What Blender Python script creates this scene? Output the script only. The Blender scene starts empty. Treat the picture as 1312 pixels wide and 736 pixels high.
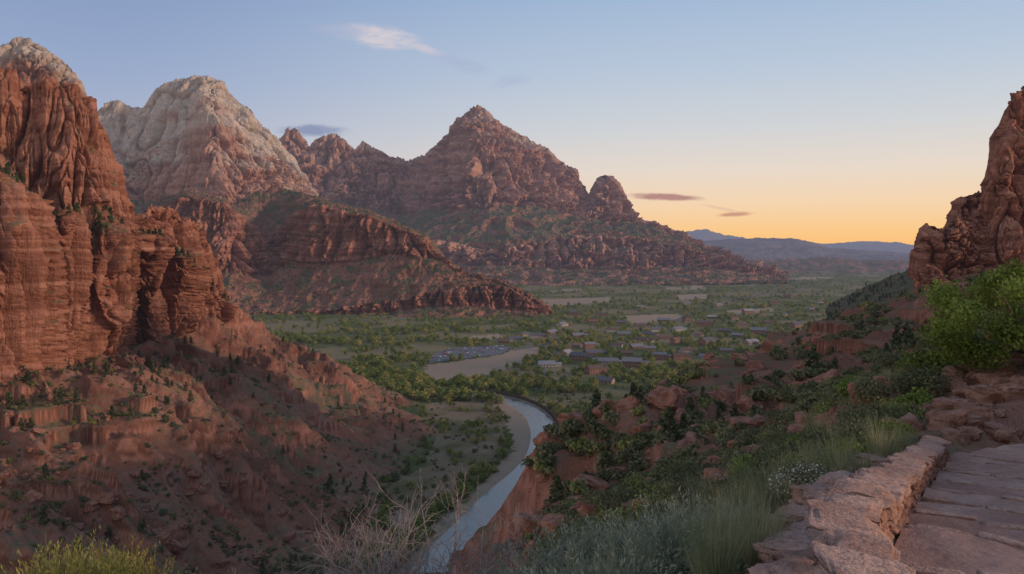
import bpy, math, random, bmesh
import numpy as np
from mathutils import Vector
random.seed(7)
rs=np.random.RandomState(11)
F=1030.0;CX=656.0;CY=368.0;HC=120.0
PT=math.atan(43/1030.0);SP=math.sin(PT);CP=math.cos(PT)
scene=bpy.context.scene
def unp(px,py,d):
    px=np.asarray(px,float);py=np.asarray(py,float);d=np.asarray(d,float)
    a=(px-CX)/F;b=(CY-py)/F
    return np.stack([d*a,d*(CP+b*SP),HC+d*(-SP+b*CP)],-1)
def unz(px,py,z=0.0):
    b=(CY-np.asarray(py,float))/F
    return unp(px,py,(HC-z)/(SP-b*CP))
# ---------------- noise
perm=rs.permutation(256).astype(np.int32)
G3=rs.normal(size=(256,3));G3/=np.linalg.norm(G3,axis=1)[:,None];G3=G3.astype(np.float32)
G2=rs.normal(size=(256,2));G2/=np.linalg.norm(G2,axis=1)[:,None];G2=G2.astype(np.float32)
def fade(t): return t*t*t*(t*(t*6-15)+10)
def pn3(x,y,z):
    x=np.asarray(x,np.float32);y=np.asarray(y,np.float32);z=np.asarray(z,np.float32)
    x,y,z=np.broadcast_arrays(x,y,z)
    xi=np.floor(x);yi=np.floor(y);zi=np.floor(z)
    xf=x-xi;yf=y-yi;zf=z-zi
    xi=xi.astype(np.int32);yi=yi.astype(np.int32);zi=zi.astype(np.int32)
    u=fade(xf);v=fade(yf);w=fade(zf)
    def c(dx,dy,dz):
        g=G3[perm[(perm[(perm[(xi+dx)&255]+yi+dy)&255]+zi+dz)&255]]
        return g[...,0]*(xf-dx)+g[...,1]*(yf-dy)+g[...,2]*(zf-dz)
    def l(a,b,t): return a+(b-a)*t
    r=l(l(l(c(0,0,0),c(1,0,0),u),l(c(0,1,0),c(1,1,0),u),v),l(l(c(0,0,1),c(1,0,1),u),l(c(0,1,1),c(1,1,1),u),v),w)
    return r*1.6
def pn2(x,y):
    x=np.asarray(x,np.float32);y=np.asarray(y,np.float32)
    x,y=np.broadcast_arrays(x,y)
    xi=np.floor(x);yi=np.floor(y);xf=x-xi;yf=y-yi
    xi=xi.astype(np.int32);yi=yi.astype(np.int32);u=fade(xf);v=fade(yf)
    def c(dx,dy):
        g=G2[perm[(perm[(xi+dx)&255]+yi+dy)&255]]
        return g[...,0]*(xf-dx)+g[...,1]*(yf-dy)
    a=c(0,0)+(c(1,0)-c(0,0))*u;b=c(0,1)+(c(1,1)-c(0,1))*u
    return (a+(b-a)*v)*1.5
def fbm2(x,y,o=4,g=0.5):
    r=0;a=1
    for i in range(o):
        r=r+a*pn2(x*2**i+17.3*i,y*2**i-9.1*i);a*=g
    return r
def fbm3(x,y,z,o=3,g=0.55):
    r=0;a=1
    for i in range(o):
        r=r+a*pn3(x*2**i+17.3*i,y*2**i-9.1*i,z*2**i+3.7*i);a*=g
    return r
def sst(a,b,x):
    t=np.clip((x-a)/(b-a),0,1);return t*t*(3-2*t)
def smax(a,b,k):
    h=np.clip(0.5+0.5*(a-b)/k,0,1);return b*(1-h)+a*h+k*h*(1-h)
# ---------------- polylines / polygons
def pdist(x,y,P,ret=False):
    best=np.full(np.shape(x),1e9);tt=np.zeros(np.shape(x));sd=np.zeros(np.shape(x));L=0
    for i in range(len(P)-1):
        ax,ay=P[i][:2];bx,by=P[i+1][:2];dx=bx-ax;dy=by-ay;l2=dx*dx+dy*dy
        t=np.clip(((x-ax)*dx+(y-ay)*dy)/l2,0,1)
        d=np.hypot(x-ax-t*dx,y-ay-t*dy);m=d<best
        best=np.where(m,d,best);tt=np.where(m,L+t*math.sqrt(l2),tt)
        if ret: sd=np.where(m,np.sign(dx*(y-ay)-dy*(x-ax)),sd)
        L+=math.sqrt(l2)
    return (best,tt,sd) if ret else best
def inpoly(x,y,P):
    ins=np.zeros(np.shape(x),bool);n=len(P)
    for i in range(n):
        x1,y1=P[i][:2];x2,y2=P[(i+1)%n][:2]
        if y1==y2: continue
        c=((y1>y)!=(y2>y))&(x<(x2-x1)*(y-y1)/(y2-y1)+x1)
        ins^=c
    return ins
def tps(pts):
    P=np.array(pts,float);X=P[:,:2]/100;z=P[:,2];n=len(P)
    d=np.hypot(X[:,None,0]-X[None,:,0],X[:,None,1]-X[None,:,1])
    K=np.where(d>0,d*d*np.log(d+1e-12),0)+np.eye(n)*1e-4
    A=np.zeros((n+3,n+3));A[:n,:n]=K;A[:n,n]=1;A[:n,n+1:]=X;A[n,:n]=1;A[n+1:,:n]=X.T
    w=np.linalg.solve(A,np.concatenate([z,[0,0,0]]))
    def f(x,y):
        x=np.asarray(x,float)/100;y=np.asarray(y,float)/100
        r=w[n]+w[n+1]*x+w[n+2]*y
        for i in range(n):
            q=(x-X[i,0])**2+(y-X[i,1])**2
            r=r+w[i]*0.5*q*np.log(q+1e-12)
        return r
    return f
# river
rpx=[(330,1100),(455,840),(525,760),(578,700),(616,662),(645,630),(670,610),(690,590),(698,570),(698,550),(690,533),(676,521),(655,512),(628,506),(595,502),(560,499)]
RV0=np.array([unz(a,b) for a,b in rpx])[:,:2]
def chaik(P,n=2):
    for _ in range(n):
        Q=[P[0]]
        for i in range(len(P)-1):
            Q.append(P[i]*.75+P[i+1]*.25);Q.append(P[i]*.25+P[i+1]*.75)
        Q.append(P[-1]);P=np.array(Q)
    return P
RV=chaik(RV0,2)
RHW=8.0
def PZ(l): return [tuple(unz(a,b)[:2]) for a,b in l]
FIELD=PZ([(533,480),(548,468),(640,456),(655,447),(690,445),(692,452),(670,465),(640,476),(610,488),(560,491)])
LOT=PZ([(553,456),(577,447),(640,443),(657,447),(640,455),(549,466)])
PALE=[PZ(l) for l in ([(690,384),(780,381),(785,387),(705,393)],[(792,405),(870,402),(876,409),(812,415)],[(866,378),(912,377),(905,383),(872,385)],[(1000,356),(1060,354.5),(1065,357),(1005,359)],[(930,362),(985,361),(990,364),(935,365)],[(700,372),(745,371),(750,374),(705,375)],[(930,398),(990,395),(992,399),(936,403)],[(850,368),(900,367),(903,370),(855,371)],[(600,432),(640,428),(645,433),(606,437)])]
SAND=PZ([(545,680),(575,655),(612,625),(640,600),(655,575),(652,545),(640,526),(632,518),(655,517),(668,526),(682,545),(682,572),(670,600),(640,625),(600,652),(560,682)])
FLAT=PZ([(430,720),(470,640),(540,600),(560,560),(540,520),(600,510),(650,520),(640,600),(560,700)])
LAWN=PZ([(385,446),(420,440),(450,446),(430,456),(395,456)])
def W3(px,py,d):
    v=unp(px,py,d);return (v[0],v[1],v[2])
LC=[(0,530,300),(-120,560,270),(70,490,370),(150,452,450),(220,442,500),(300,405,600),
 (340,430,615),(400,465,603),(440,485,600),(480,510,590),(540,548,540),
 (0,640,245),(0,736,213),(-200,736,200),(-150,640,240),(200,736,245),(400,736,288),(200,640,275),(200,550,320),(300,500,412),(300,600,345),(400,600,393),(400,520,486),(500,580,465),(300,680,305),(100,580,285),(100,690,240),(440,660,345)]
LP=[W3(*c) for c in LC]
for a,b,z in [(560,590,-2),(600,560,-6),(520,640,-2),(480,700,-3),(620,520,-9),(580,505,-9),(500,492,-8),(440,465,-7),(400,443,-6),(360,435,-2),(660,600,-14),(600,680,-14)]:
    v=unz(a,b,0);LP.append((v[0],v[1],z))
LP+=[(-420,520,120),(-330,420,100),(-450,650,120),(-300,680,60),(-230,720,30),(-260,850,5),(-500,300,110),(-60,150,-10),(-150,120,15),(40,250,-20),(100,400,-25),(60,560,-20),(0,800,-15)]
fL=tps(LP)
RC=[(690,650,75),(735,552,98),(850,532,110),(862,490,138),(935,464,153),(1010,452,168),(1022,425,188),(1090,402,218),(1130,390,238),(1190,372,278),
 (760,640,62),(800,600,70),(900,560,80),(950,530,95),(1050,480,120),(1100,440,150),(1170,470,75),(1200,490,50),(1050,560,50),(950,600,45),(850,640,42),(1100,590,30),(1000,650,22),(1180,530,28),(1240,450,70),(1312,425,90),(1250,385,160)]
RP=[W3(*c) for c in RC]
RP+=[(0,0,118.2),(1,6,117.0),(2.2,8.5,116.5),(-1,8,116.1),(-5.5,10,115.3),(-4,4,117),(-8,4,115.5),(3.5,13,115.4),(5,17,114.7),(7.5,17.5,115.6),(9.5,17,116.5),(13,17.5,116.9),(12,21,116.3),(9.2,22,115.5),(18,20,118),(8,6,119.0),(12,8,119.5),(20,-5,122),(0,-10,119),(40,40,118),(30,0,122),(200,200,118),(300,330,120),(200,60,130),(400,300,145)]
fR=tps(RP)
REDGE=[(-9,-30),(-9,3),(-5.8,10.5),(-2,10),(-0.4,14),(1,25),(1.5,45),(2.5,75),(7.7,100),(20.7,111),(28,140),(42,155),(58,170),(67,190),(93,220),(110,240),(145,281),(260,330),(700,480),(700,-30)]
PL=np.array([(1.2,2.2,118.62),(1.93,4.2,118.34),(2.45,5.0,118.2),(3.33,6.6,117.85),(4.45,8.5,117.48),(5.97,11,117.02),(6.94,12.6,116.78),(8.6,14.0,116.6),(11.5,15.2,116.4),(16,15.6,116.2)])
def offs(P,w):
    T=np.gradient(P[:,:2],axis=0);T/=np.linalg.norm(T,axis=1)[:,None]
    return np.concatenate([P[:,:2]+np.stack([T[:,1],-T[:,0]],1)*w,P[:,2:]],1)
PCN=offs(PL,1.2)
def pathz(x,y):
    d,t,s=pdist(x,y,PCN,True)
    seg=np.concatenate([[0],np.cumsum(np.hypot(*np.diff(PCN[:,:2],axis=0).T))])
    return d,np.interp(t,seg,PCN[:,2])
def terr(z,h,m,lo=0.3,hi=0.7):
    t=z/h;f=np.floor(t);return z+(((f+sst(lo,hi,t-f))*h)-z)*m
def Hval(x,y):
    z=0.5*pn2(x/60,y/60)
    r=np.hypot(x,y)
    z=z+sst(2500,9000,r)*20*pn2(x/1500,y/1500)
    m=r<1300
    if np.any(m):
        d=pdist(x[m],y[m],RV)
        zz=z[m];zz=zz+(-0.1-zz)*sst(40,14,d)-3.0*sst(RHW+4,RHW-3,d)
        z[m]=zz
    return z
def H(x,y):
    x=np.asarray(x,float);y=np.asarray(y,float);sh=x.shape
    x=x.ravel();y=y.ravel()
    z=Hval(x,y)
    r=np.hypot(x,y)
    m=(x<130)&(y>110)&(y<900)&(x>-700)
    if m.any():
        X=x[m];Y=y[m];b=np.minimum(fL(X,Y),125)
        a=sst(-4,22,b)
        wx=X+16*pn2(X/60,Y/60)+5*pn2(X/21,Y/21);wy=Y+16*pn2(X/60+9,Y/60+3)+5*pn2(X/21+5,Y/21)
        u=(wx*0.93-wy*0.36);v=(wx*0.36+wy*0.93)
        g=1-np.abs(pn2(u/190+3,v/48))*2.0
        g2=1-np.abs(pn2(u/80,v/19+4))*2.0
        g3=1-np.abs(pn2(u/30,v/7.5+4))*2.0
        g4=1-np.abs(pn2(u/12,v/3+4))*2.0
        b=b+a*(13*(g-0.45)+6.0*(g2-0.4)+2.2*(g3-0.4)+0.7*g4+1.3*fbm2(X/9,Y/9,3))
        tm=sst(0.2,0.4,pn2(X/45+5,Y/45+2)+0.3*pn2(X/14,Y/14))
        b=terr(b+4*pn2(X/50,Y/50)+1.5*pn2(X/8,Y/8),7,tm*0.8*a,0.41,0.59)
        z[m]=smax(z[m],b,2.0)
    m=(r<900)&(y<620)
    if m.any():
        X=x[m];Y=y[m];ins=inpoly(X,Y,REDGE);sd=pdist(X,Y,REDGE+[REDGE[0]])
        sd=np.where(ins,-sd,sd);rr=r[m]
        t=np.clip(fR(X,Y),60,150)
        k=np.clip(rr/90,0.0,1)
        t=t+k*(3.2*fbm2(X/28,Y/28,3)*0.8+1.0*pn2(X/6,Y/6)+0.35*pn2(X/2.2,Y/2.2))+0.05*pn2(X/1.1,Y/1.1)*sst(3,8,rr)
        w=sd+k*(8*pn2(X/25,Y/25)+3*pn2(X/9,Y/9)+1.5*pn2(X/3,Y/3))+0.5
        sl=0.95+0.25*pn2(X/40,Y/40)
        t=t-np.maximum(w,0)*sl-np.maximum(w+6,0)**2*0.004*(w<30)
        tm=sst(-0.15,0.15,pn2(X/26+2,Y/26+7))
        t2=terr(t+1.0*pn2(X/30,Y/30)+0.6*pn2(X/5,Y/5)+0.3*pn2(X/2,Y/2),4.2,tm*0.9,0.44,0.56)
        t2=terr(t2,1.3,0.4*tm)
        t=t+(t2-t)*sst(18,60,rr)
        d,pz=pathz(X,Y)
        t=t+(pz-0.3-t)*sst(3.4,1.6,d)*(rr<40)
        z[m]=smax(z[m],t,1.0)
    return z.reshape(sh)
def Hs(x,y): return float(H(np.array([x]),np.array([y]))[0])
# ---------------- mesh helpers
def addmesh(name,V,Fc,mats,smooth=False,attrs=None,matidx=None,parent=None,link=True):
    V=np.asarray(V,np.float32).reshape(-1,3)
    me=bpy.data.meshes.new(name)
    if isinstance(Fc,np.ndarray):
        k=Fc.shape[1];n=len(Fc)
        me.vertices.add(len(V));me.vertices.foreach_set('co',V.ravel())
        me.loops.add(n*k);me.loops.foreach_set('vertex_index',Fc.astype(np.int32).ravel())
        me.polygons.add(n);me.polygons.foreach_set('loop_start',np.arange(0,n*k,k,dtype=np.int32))
        me.polygons.foreach_set('loop_total',np.full(n,k,np.int32))
        me.update(calc_edges=True)
    else:
        me.from_pydata(V.tolist(),[],Fc);me.update()
    for m in mats: me.materials.append(m)
    if matidx is not None: me.polygons.foreach_set('material_index',np.asarray(matidx,np.int32))
    me.polygons.foreach_set('use_smooth',np.full(len(me.polygons),smooth))
    if attrs:
        for k,a in attrs.items():
            at=me.attributes.new(k,'FLOAT','POINT');at.data.foreach_set('value',np.asarray(a,np.float32).ravel())
    ob=bpy.data.objects.new(name,me)
    if link: scene.collection.objects.link(ob)
    if parent: ob.parent=parent
    return ob
def gridfaces(R,C):
    i=np.arange(R*C).reshape(R,C)
    return np.stack([i[:-1,:-1],i[:-1,1:],i[1:,1:],i[1:,:-1]],-1).reshape(-1,4)
# ---------------- node helpers
class M:
    def __init__(s,name,world=False):
        if world: s.m=bpy.data.worlds.new(name)
        else: s.m=bpy.data.materials.new(name)
        s.m.use_nodes=True;s.t=s.m.node_tree;s.t.nodes.clear();s._p=None
    def n(s,ty,ins=None,**kw):
        nd=s.t.nodes.new(ty)
        for k,v in kw.items(): setattr(nd,k,v)
        if ins:
            for k,v in ins.items(): s.set(nd.inputs[k],v)
        return nd
    def set(s,sock,v):
        if isinstance(v,bpy.types.NodeSocket): s.t.links.new(v,sock)
        elif v is not None:
            if isinstance(v,(tuple,list)) and len(v)==3 and sock.type=='RGBA': v=(*v,1)
            sock.default_value=v
    def mix(s,f,a,b,bl='MIX'):
        nd=s.n('ShaderNodeMix',data_type='RGBA',blend_type=bl)
        s.set(nd.inputs[0],f);s.set(nd.inputs[6],a);s.set(nd.inputs[7],b);return nd.outputs[2]
    def ma(s,op,a,b=None,c=None,clamp=False):
        nd=s.n('ShaderNodeMath',operation=op,use_clamp=clamp)
        s.set(nd.inputs[0],a)
        if b is not None: s.set(nd.inputs[1],b)
        if c is not None: s.set(nd.inputs[2],c)
        return nd.outputs[0]
    def mr(s,v,a,b,c=0.0,d=1.0,sm=True):
        nd=s.n('ShaderNodeMapRange',interpolation_type='SMOOTHSTEP' if sm else 'LINEAR')
        for i,q in enumerate((v,a,b,c,d)): s.set(nd.inputs[i],q)
        return nd.outputs[0]
    def sc(s,v,xyz):
        nd=s.n('ShaderNodeVectorMath',operation='MULTIPLY');s.set(nd.inputs[0],v);nd.inputs[1].default_value=xyz;return nd.outputs[0]
    def noise(s,v,scale=1.0,det=3,ro=0.55,dist=0.0):
        nd=s.n('ShaderNodeTexNoise',{'Scale':scale,'Detail':det,'Roughness':ro,'Distortion':dist});s.set(nd.inputs['Vector'],v);return nd.outputs[0]
    def pos(s):
        if s._p is None: s._p=s.n('ShaderNodeNewGeometry').outputs['Position']
        return s._p
    def attr(s,n): return s.n('ShaderNodeAttribute',attribute_name=n).outputs['Fac']
    def ramp(s,f,st):
        nd=s.n('ShaderNodeValToRGB');s.set(nd.inputs[0],f);e=nd.color_ramp.elements
        while len(e)<len(st): e.new(0.5)
        for el,(p,c) in zip(e,st): el.position=p;el.color=(*c,1) if len(c)==3 else c
        return nd.outputs[0]
    def bump(s,h,st,dist):
        return s.n('ShaderNodeBump',{'Height':h,'Strength':st,'Distance':dist}).outputs[0]
    def bsdf(s,col,rough=0.9,normal=None,spec=0.2):
        if spec<=0.15:
            nd=s.n('ShaderNodeBsdfDiffuse',{'Color':col,'Roughness':0.0})
            if normal is not None: s.set(nd.inputs['Normal'],normal)
            return nd.outputs[0]
        nd=s.n('ShaderNodeBsdfPrincipled',{'Base Color':col,'Roughness':rough,'Specular IOR Level':spec})
        if normal is not None: s.set(nd.inputs['Normal'],normal)
        return nd.outputs[0]
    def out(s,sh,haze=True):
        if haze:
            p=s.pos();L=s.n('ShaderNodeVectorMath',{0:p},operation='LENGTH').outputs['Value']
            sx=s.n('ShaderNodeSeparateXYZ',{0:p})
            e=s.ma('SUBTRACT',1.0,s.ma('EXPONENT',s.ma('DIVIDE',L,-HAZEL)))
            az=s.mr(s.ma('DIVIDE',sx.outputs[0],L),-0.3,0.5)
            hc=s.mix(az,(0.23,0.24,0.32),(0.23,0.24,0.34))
            em=s.n('ShaderNodeEmission',{'Color':hc,'Strength':1.0})  # aerial haze painted into the surface as glow growing with distance
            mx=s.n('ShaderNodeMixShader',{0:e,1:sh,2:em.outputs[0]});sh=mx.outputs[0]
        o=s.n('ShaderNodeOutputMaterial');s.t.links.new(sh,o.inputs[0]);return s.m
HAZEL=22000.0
def sr(r,g,b):
    f=lambda c:(c/255/12.92) if c/255<=0.04045 else ((c/255+0.055)/1.055)**2.4
    return (f(r),f(g),f(b))
# ---------------- world
w=M('sky',True);scene.world=w.m
tc=w.n('ShaderNodeTexCoord').outputs['Generated']
sp=w.n('ShaderNodeSeparateXYZ',{0:tc});dx,dy,dz=sp.outputs
hl=w.ma('SQRT',w.ma('ADD',w.ma('MULTIPLY',dx,dx),w.ma('MULTIPLY',dy,dy)))
el=w.ma('DIVIDE',dz,w.ma('MAXIMUM',hl,0.001))
GA=math.radians(28)
cg=w.ma('DIVIDE',w.ma('ADD',w.ma('MULTIPLY',dx,math.sin(GA)),w.ma('MULTIPLY',dy,math.cos(GA))),w.ma('MAXIMUM',hl,0.001))
gl=w.mr(cg,0.55,1.0)
rA=w.ramp(el,[(0.0,sr(250,186,112)),(0.025,sr(250,199,134)),(0.06,sr(243,211,174)),(0.10,sr(230,215,201)),(0.15,sr(208,210,213)),(0.22,sr(185,199,217)),(0.32,sr(158,182,212)),(1.0,sr(120,150,195))])
rB=w.ramp(el,[(0.0,sr(225,188,178)),(0.06,sr(208,188,190)),(0.12,sr(176,182,202)),(0.2,sr(152,168,200)),(0.32,sr(128,150,190)),(1.0,sr(112,140,186))])
rC=w.ramp(el,[(0.0,(0.92,0.68,0.60)),(0.15,(0.88,0.69,0.64)),(0.4,(0.56,0.55,0.61)),(1.0,(0.27,0.35,0.50))])  # unseen sky behind the camera, over-bright pink added as fill for the cliffs
sky=w.mix(gl,rB,rA)
bk=w.mr(cg,0.35,-0.35);sky=w.mix(bk,sky,rC)
U=w.ma('DIVIDE',dx,w.ma('MAXIMUM',dy,0.05));Wv=w.ma('DIVIDE',dz,w.ma('MAXIMUM',dy,0.05))
cv=w.n('ShaderNodeCombineXYZ',{0:w.ma('MULTIPLY',U,24.0),1:w.ma('MULTIPLY',Wv,80.0)}).outputs[0]
cn=w.ma('MULTIPLY',w.noise(cv,1.0,5,0.72,0.8),1.35)
def cloud(px,py,sw,sh,th,col,op,tilt=0.0):
    global sky
    u0=(px-CX)/F;w0=(325-py)/F
    du=w.ma('SUBTRACT',U,u0);dw=w.ma('SUBTRACT',w.ma('SUBTRACT',Wv,w0),w.ma('MULTIPLY',du,tilt))
    a=w.ma('DIVIDE',du,sw/F);b=w.ma('DIVIDE',dw,sh/F)
    g=w.ma('EXPONENT',w.ma('MULTIPLY',w.ma('ADD',w.ma('MULTIPLY',a,a),w.ma('MULTIPLY',b,b)),-1.0))
    q=w.mr(w.ma('MULTIPLY',g,cn),th,th+0.42)
    q=w.ma('MULTIPLY',q,w.ma('MULTIPLY',op,w.mr(dy,0.0,0.1)))
    sky=w.mix(q,sky,col)
cloud(490,51,62,17,0.24,sr(208,201,208),1.0,-0.12)
cloud(440,44,52,11,0.26,sr(168,178,204),0.8,-0.1)
cloud(545,66,36,8,0.28,sr(204,198,206),0.8,-0.3)
cloud(590,85,60,15,0.34,sr(170,182,207),0.9,-0.3)
cloud(655,107,42,14,0.34,sr(174,186,209),0.9,0.2)
cloud(405,169,50,9,0.2,sr(130,140,174),0.85)
cloud(850,253,48,5,0.14,sr(180,135,128),1.0,-0.04)
cloud(940,275,26,3.5,0.16,sr(203,152,126),1.0,0.05)
cloud(925,268,38,3,0.28,sr(225,190,165),0.8,-0.2)
nk=w.n('ShaderNodeTexSky',sky_type='NISHITA');nk.sun_disc=False;nk.sun_elevation=math.radians(13);nk.sun_rotation=math.radians(102)
skyf=w.mix(1.0,sky,w.mix(1.0,nk.outputs[0],(0.004,0.004,0.004),'MULTIPLY'),'ADD')
bg=w.n('ShaderNodeBackground',{'Color':skyf,'Strength':1.0})
wo=w.n('ShaderNodeOutputWorld');w.t.links.new(bg.outputs[0],wo.inputs[0])
# sun
sd=bpy.data.lights.new('sun','SUN');sd.energy=2.7;sd.angle=math.radians(5);sd.color=(1.0,0.68,0.48)
so=bpy.data.objects.new('sun',sd);scene.collection.objects.link(so)
az=math.radians(102);e=math.radians(13)
dv=Vector((math.sin(az)*math.cos(e),math.cos(az)*math.cos(e),math.sin(e)))
so.rotation_euler=dv.to_track_quat('Z','Y').to_euler()
# camera
cd=bpy.data.cameras.new('camera');cd.sensor_width=36;cd.lens=36*F/1312;cd.clip_end=200000;cd.clip_start=0.1
co=bpy.data.objects.new('camera',cd);co.location=(0,0,HC);co.rotation_euler=(math.pi/2-PT,0,0)
scene.collection.objects.link(co);scene.camera=co
scene.view_settings.view_transform='Standard';scene.view_settings.look='None';scene.view_settings.exposure=0
# ---------------- materials
def rockmat(name,S,red1=(0.235,0.10,0.064),red2=(0.38,0.185,0.125),pale=(0.52,0.43,0.345),vegc=(0.07,0.08,0.043),soil=(0.255,0.13,0.09),bd=1.1):
    m=M(name);p=m.pos()
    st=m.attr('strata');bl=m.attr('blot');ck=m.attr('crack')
    vs=m.noise(m.sc(p,(0.34/S,0.34/S,0.035/S)),1.0,3,0.65)
    fi=m.noise(m.sc(p,(0.6/S,0.6/S,0.7/S)),1.0,4,0.7)
    c=m.mix(st,red1,red2)
    pa=m.attr('pale')
    c=m.mix(pa,c,m.mix(st,tuple(v*0.85 for v in pale),pale))
    c=m.mix(m.ma('MULTIPLY',m.mr(vs,0.48,0.72),0.5),c,m.mix(pa,tuple(v*0.5 for v in red1),tuple(v*0.6 for v in pale)))
    c=m.mix(m.ma('MULTIPLY',m.mr(vs,0.44,0.25),0.4),c,m.mix(pa,tuple(min(1,v*1.2) for v in red2),tuple(v*1.15 for v in pale)))
    c=m.mix(m.ma('MULTIPLY',ck,0.45),c,tuple(v*0.45 for v in red1))  # shade painted into the clefts: rock colour darkened along the crack mask
    nz=m.n('ShaderNodeSeparateXYZ',{0:m.n('ShaderNodeNewGeometry').outputs['Normal']}).outputs[2]
    sc_=m.mix(bl,soil,tuple(v*0.75 for v in soil))
    sc_=m.mix(m.ma('MULTIPLY',st,0.3),sc_,red2)
    c=m.mix(m.mr(m.attr('cliff'),0.25,0.65),sc_,c)
    vf=m.ma('MULTIPLY',m.mr(m.ma('ADD',m.attr('veg'),m.ma('MULTIPLY',m.ma('SUBTRACT',fi,0.5),0.9)),0.42,0.62),m.mr(nz,0.25,0.6))
    c=m.mix(m.ma('MULTIPLY',vf,0.85),c,m.mix(m.mr(fi,0.3,0.7),vegc,tuple(v*1.6 for v in vegc)))
    h=m.ma('ADD',m.ma('MULTIPLY',vs,1.2),m.ma('MULTIPLY',fi,1.0))
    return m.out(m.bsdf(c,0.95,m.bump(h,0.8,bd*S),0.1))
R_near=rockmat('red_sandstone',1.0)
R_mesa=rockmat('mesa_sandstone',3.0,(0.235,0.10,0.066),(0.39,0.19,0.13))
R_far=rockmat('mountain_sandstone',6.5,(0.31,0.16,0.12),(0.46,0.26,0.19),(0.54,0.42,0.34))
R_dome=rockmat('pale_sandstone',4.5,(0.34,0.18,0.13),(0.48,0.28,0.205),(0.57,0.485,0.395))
def groundmat():
    m=M('canyon_ground');p=m.pos()
    n1=m.attr('n1');st=m.attr('strata')
    n2=m.noise(m.sc(p,(0.35,)*3),1.0,5,0.65);n3=m.noise(m.sc(p,(4.0,)*3),1.0,3,0.7)
    nz=m.n('ShaderNodeSeparateXYZ',{0:m.n('ShaderNodeNewGeometry').outputs['Normal']}).outputs[2]
    soil=m.mix(n1,(0.20,0.092,0.06),(0.28,0.145,0.10))
    soil=m.mix(m.ma('MULTIPLY',m.mr(n2,0.45,0.7),0.6),soil,(0.17,0.11,0.07))
    soil=m.mix(m.ma('MULTIPLY',m.mr(n3,0.5,0.75),0.5),soil,(0.33,0.19,0.135))
    rock=m.mix(st,(0.17,0.075,0.048),(0.36,0.175,0.12))
    c=m.mix(m.mr(nz,0.72,0.54),soil,rock)
    sg=m.ma('ADD',m.attr('scrub'),m.ma('MULTIPLY',m.ma('SUBTRACT',n2,0.5),1.6))
    c=m.mix(m.ma('MULTIPLY',m.mr(sg,0.35,0.75),m.mr(nz,0.55,0.85)),c,m.mix(n3,(0.11,0.11,0.06),(0.19,0.165,0.10)))
    vg=m.mix(n1,(0.095,0.12,0.045),(0.17,0.165,0.08))
    vg=m.mix(m.ma('MULTIPLY',m.attr('n0'),0.85),vg,(0.27,0.215,0.13))
    vg=m.mix(m.ma('MULTIPLY',m.mr(n2,0.45,0.65),0.5),vg,(0.10,0.105,0.05))
    c=m.mix(m.attr('valley'),c,vg)
    c=m.mix(m.attr('sand'),c,m.mix(n2,(0.32,0.23,0.16),(0.45,0.34,0.255)))
    h=m.ma('ADD',m.ma('MULTIPLY',n2,2.0),m.ma('MULTIPLY',n3,0.35))
    return m.out(m.bsdf(c,0.95,m.bump(h,0.8,0.9),0.1))
MG=groundmat()
def simple(name,c1,c2,sc,rough=0.9,bd=0.0,haze=True,spec=0.1,vec=None):
    m=M(name);p=m.pos();n=m.noise(m.sc(p,(sc,)*3 if vec is None else vec),1.0,3,0.65)
    nrm=m.bump(n,0.7,bd) if bd>0 else None
    return m.out(m.bsdf(m.mix(m.mr(n,0.3,0.7),c1,c2),rough,nrm,spec),haze)
def leafmat(name,c1,c2,c3=None,trans=0.25,haze=True):
    m=M(name);r=m.n('ShaderNodeObjectInfo').outputs['Random']
    c=m.mix(r,c1,c2)
    if c3: c=m.mix(m.mr(r,0.74,0.95),c,c3)
    c=m.mix(m.attr('tone'),m.mix(1.0,c,(0.5,0.56,0.5),'MULTIPLY'),m.mix(1.0,c,(1.25,1.2,1.1),'MULTIPLY'))
    a=m.bsdf(c,0.75,None,0.1);t=m.n('ShaderNodeBsdfTranslucent',{'Color':c}).outputs[0]
    return m.out(m.n('ShaderNodeMixShader',{0:trans,1:a,2:t}).outputs[0],haze)
M_bark=simple('bark',(0.07,0.05,0.04),(0.16,0.12,0.09),8,0.95,0.0)
M_cot=leafmat('cottonwood_leaves',(0.16,0.215,0.06),(0.36,0.385,0.13),(0.47,0.40,0.15),0.3)
M_con=leafmat('juniper_leaves',(0.055,0.073,0.04),(0.095,0.11,0.06),None,0.1)
M_scr=leafmat('scrub_leaves',(0.12,0.14,0.075),(0.25,0.235,0.14),(0.25,0.275,0.10),0.2)
M_sage=leafmat('sage_leaves',(0.30,0.33,0.25),(0.41,0.43,0.34),None,0.25,False)
M_grass=leafmat('grass_blades',(0.26,0.30,0.17),(0.38,0.39,0.25),(0.44,0.40,0.24),0.3,False)
M_green=leafmat('bright_leaves',(0.165,0.235,0.06),(0.25,0.315,0.085),None,0.35,False)
M_yel=leafmat('yellow_leaves',(0.40,0.35,0.12),(0.30,0.30,0.11),None,0.3,False)
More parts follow.
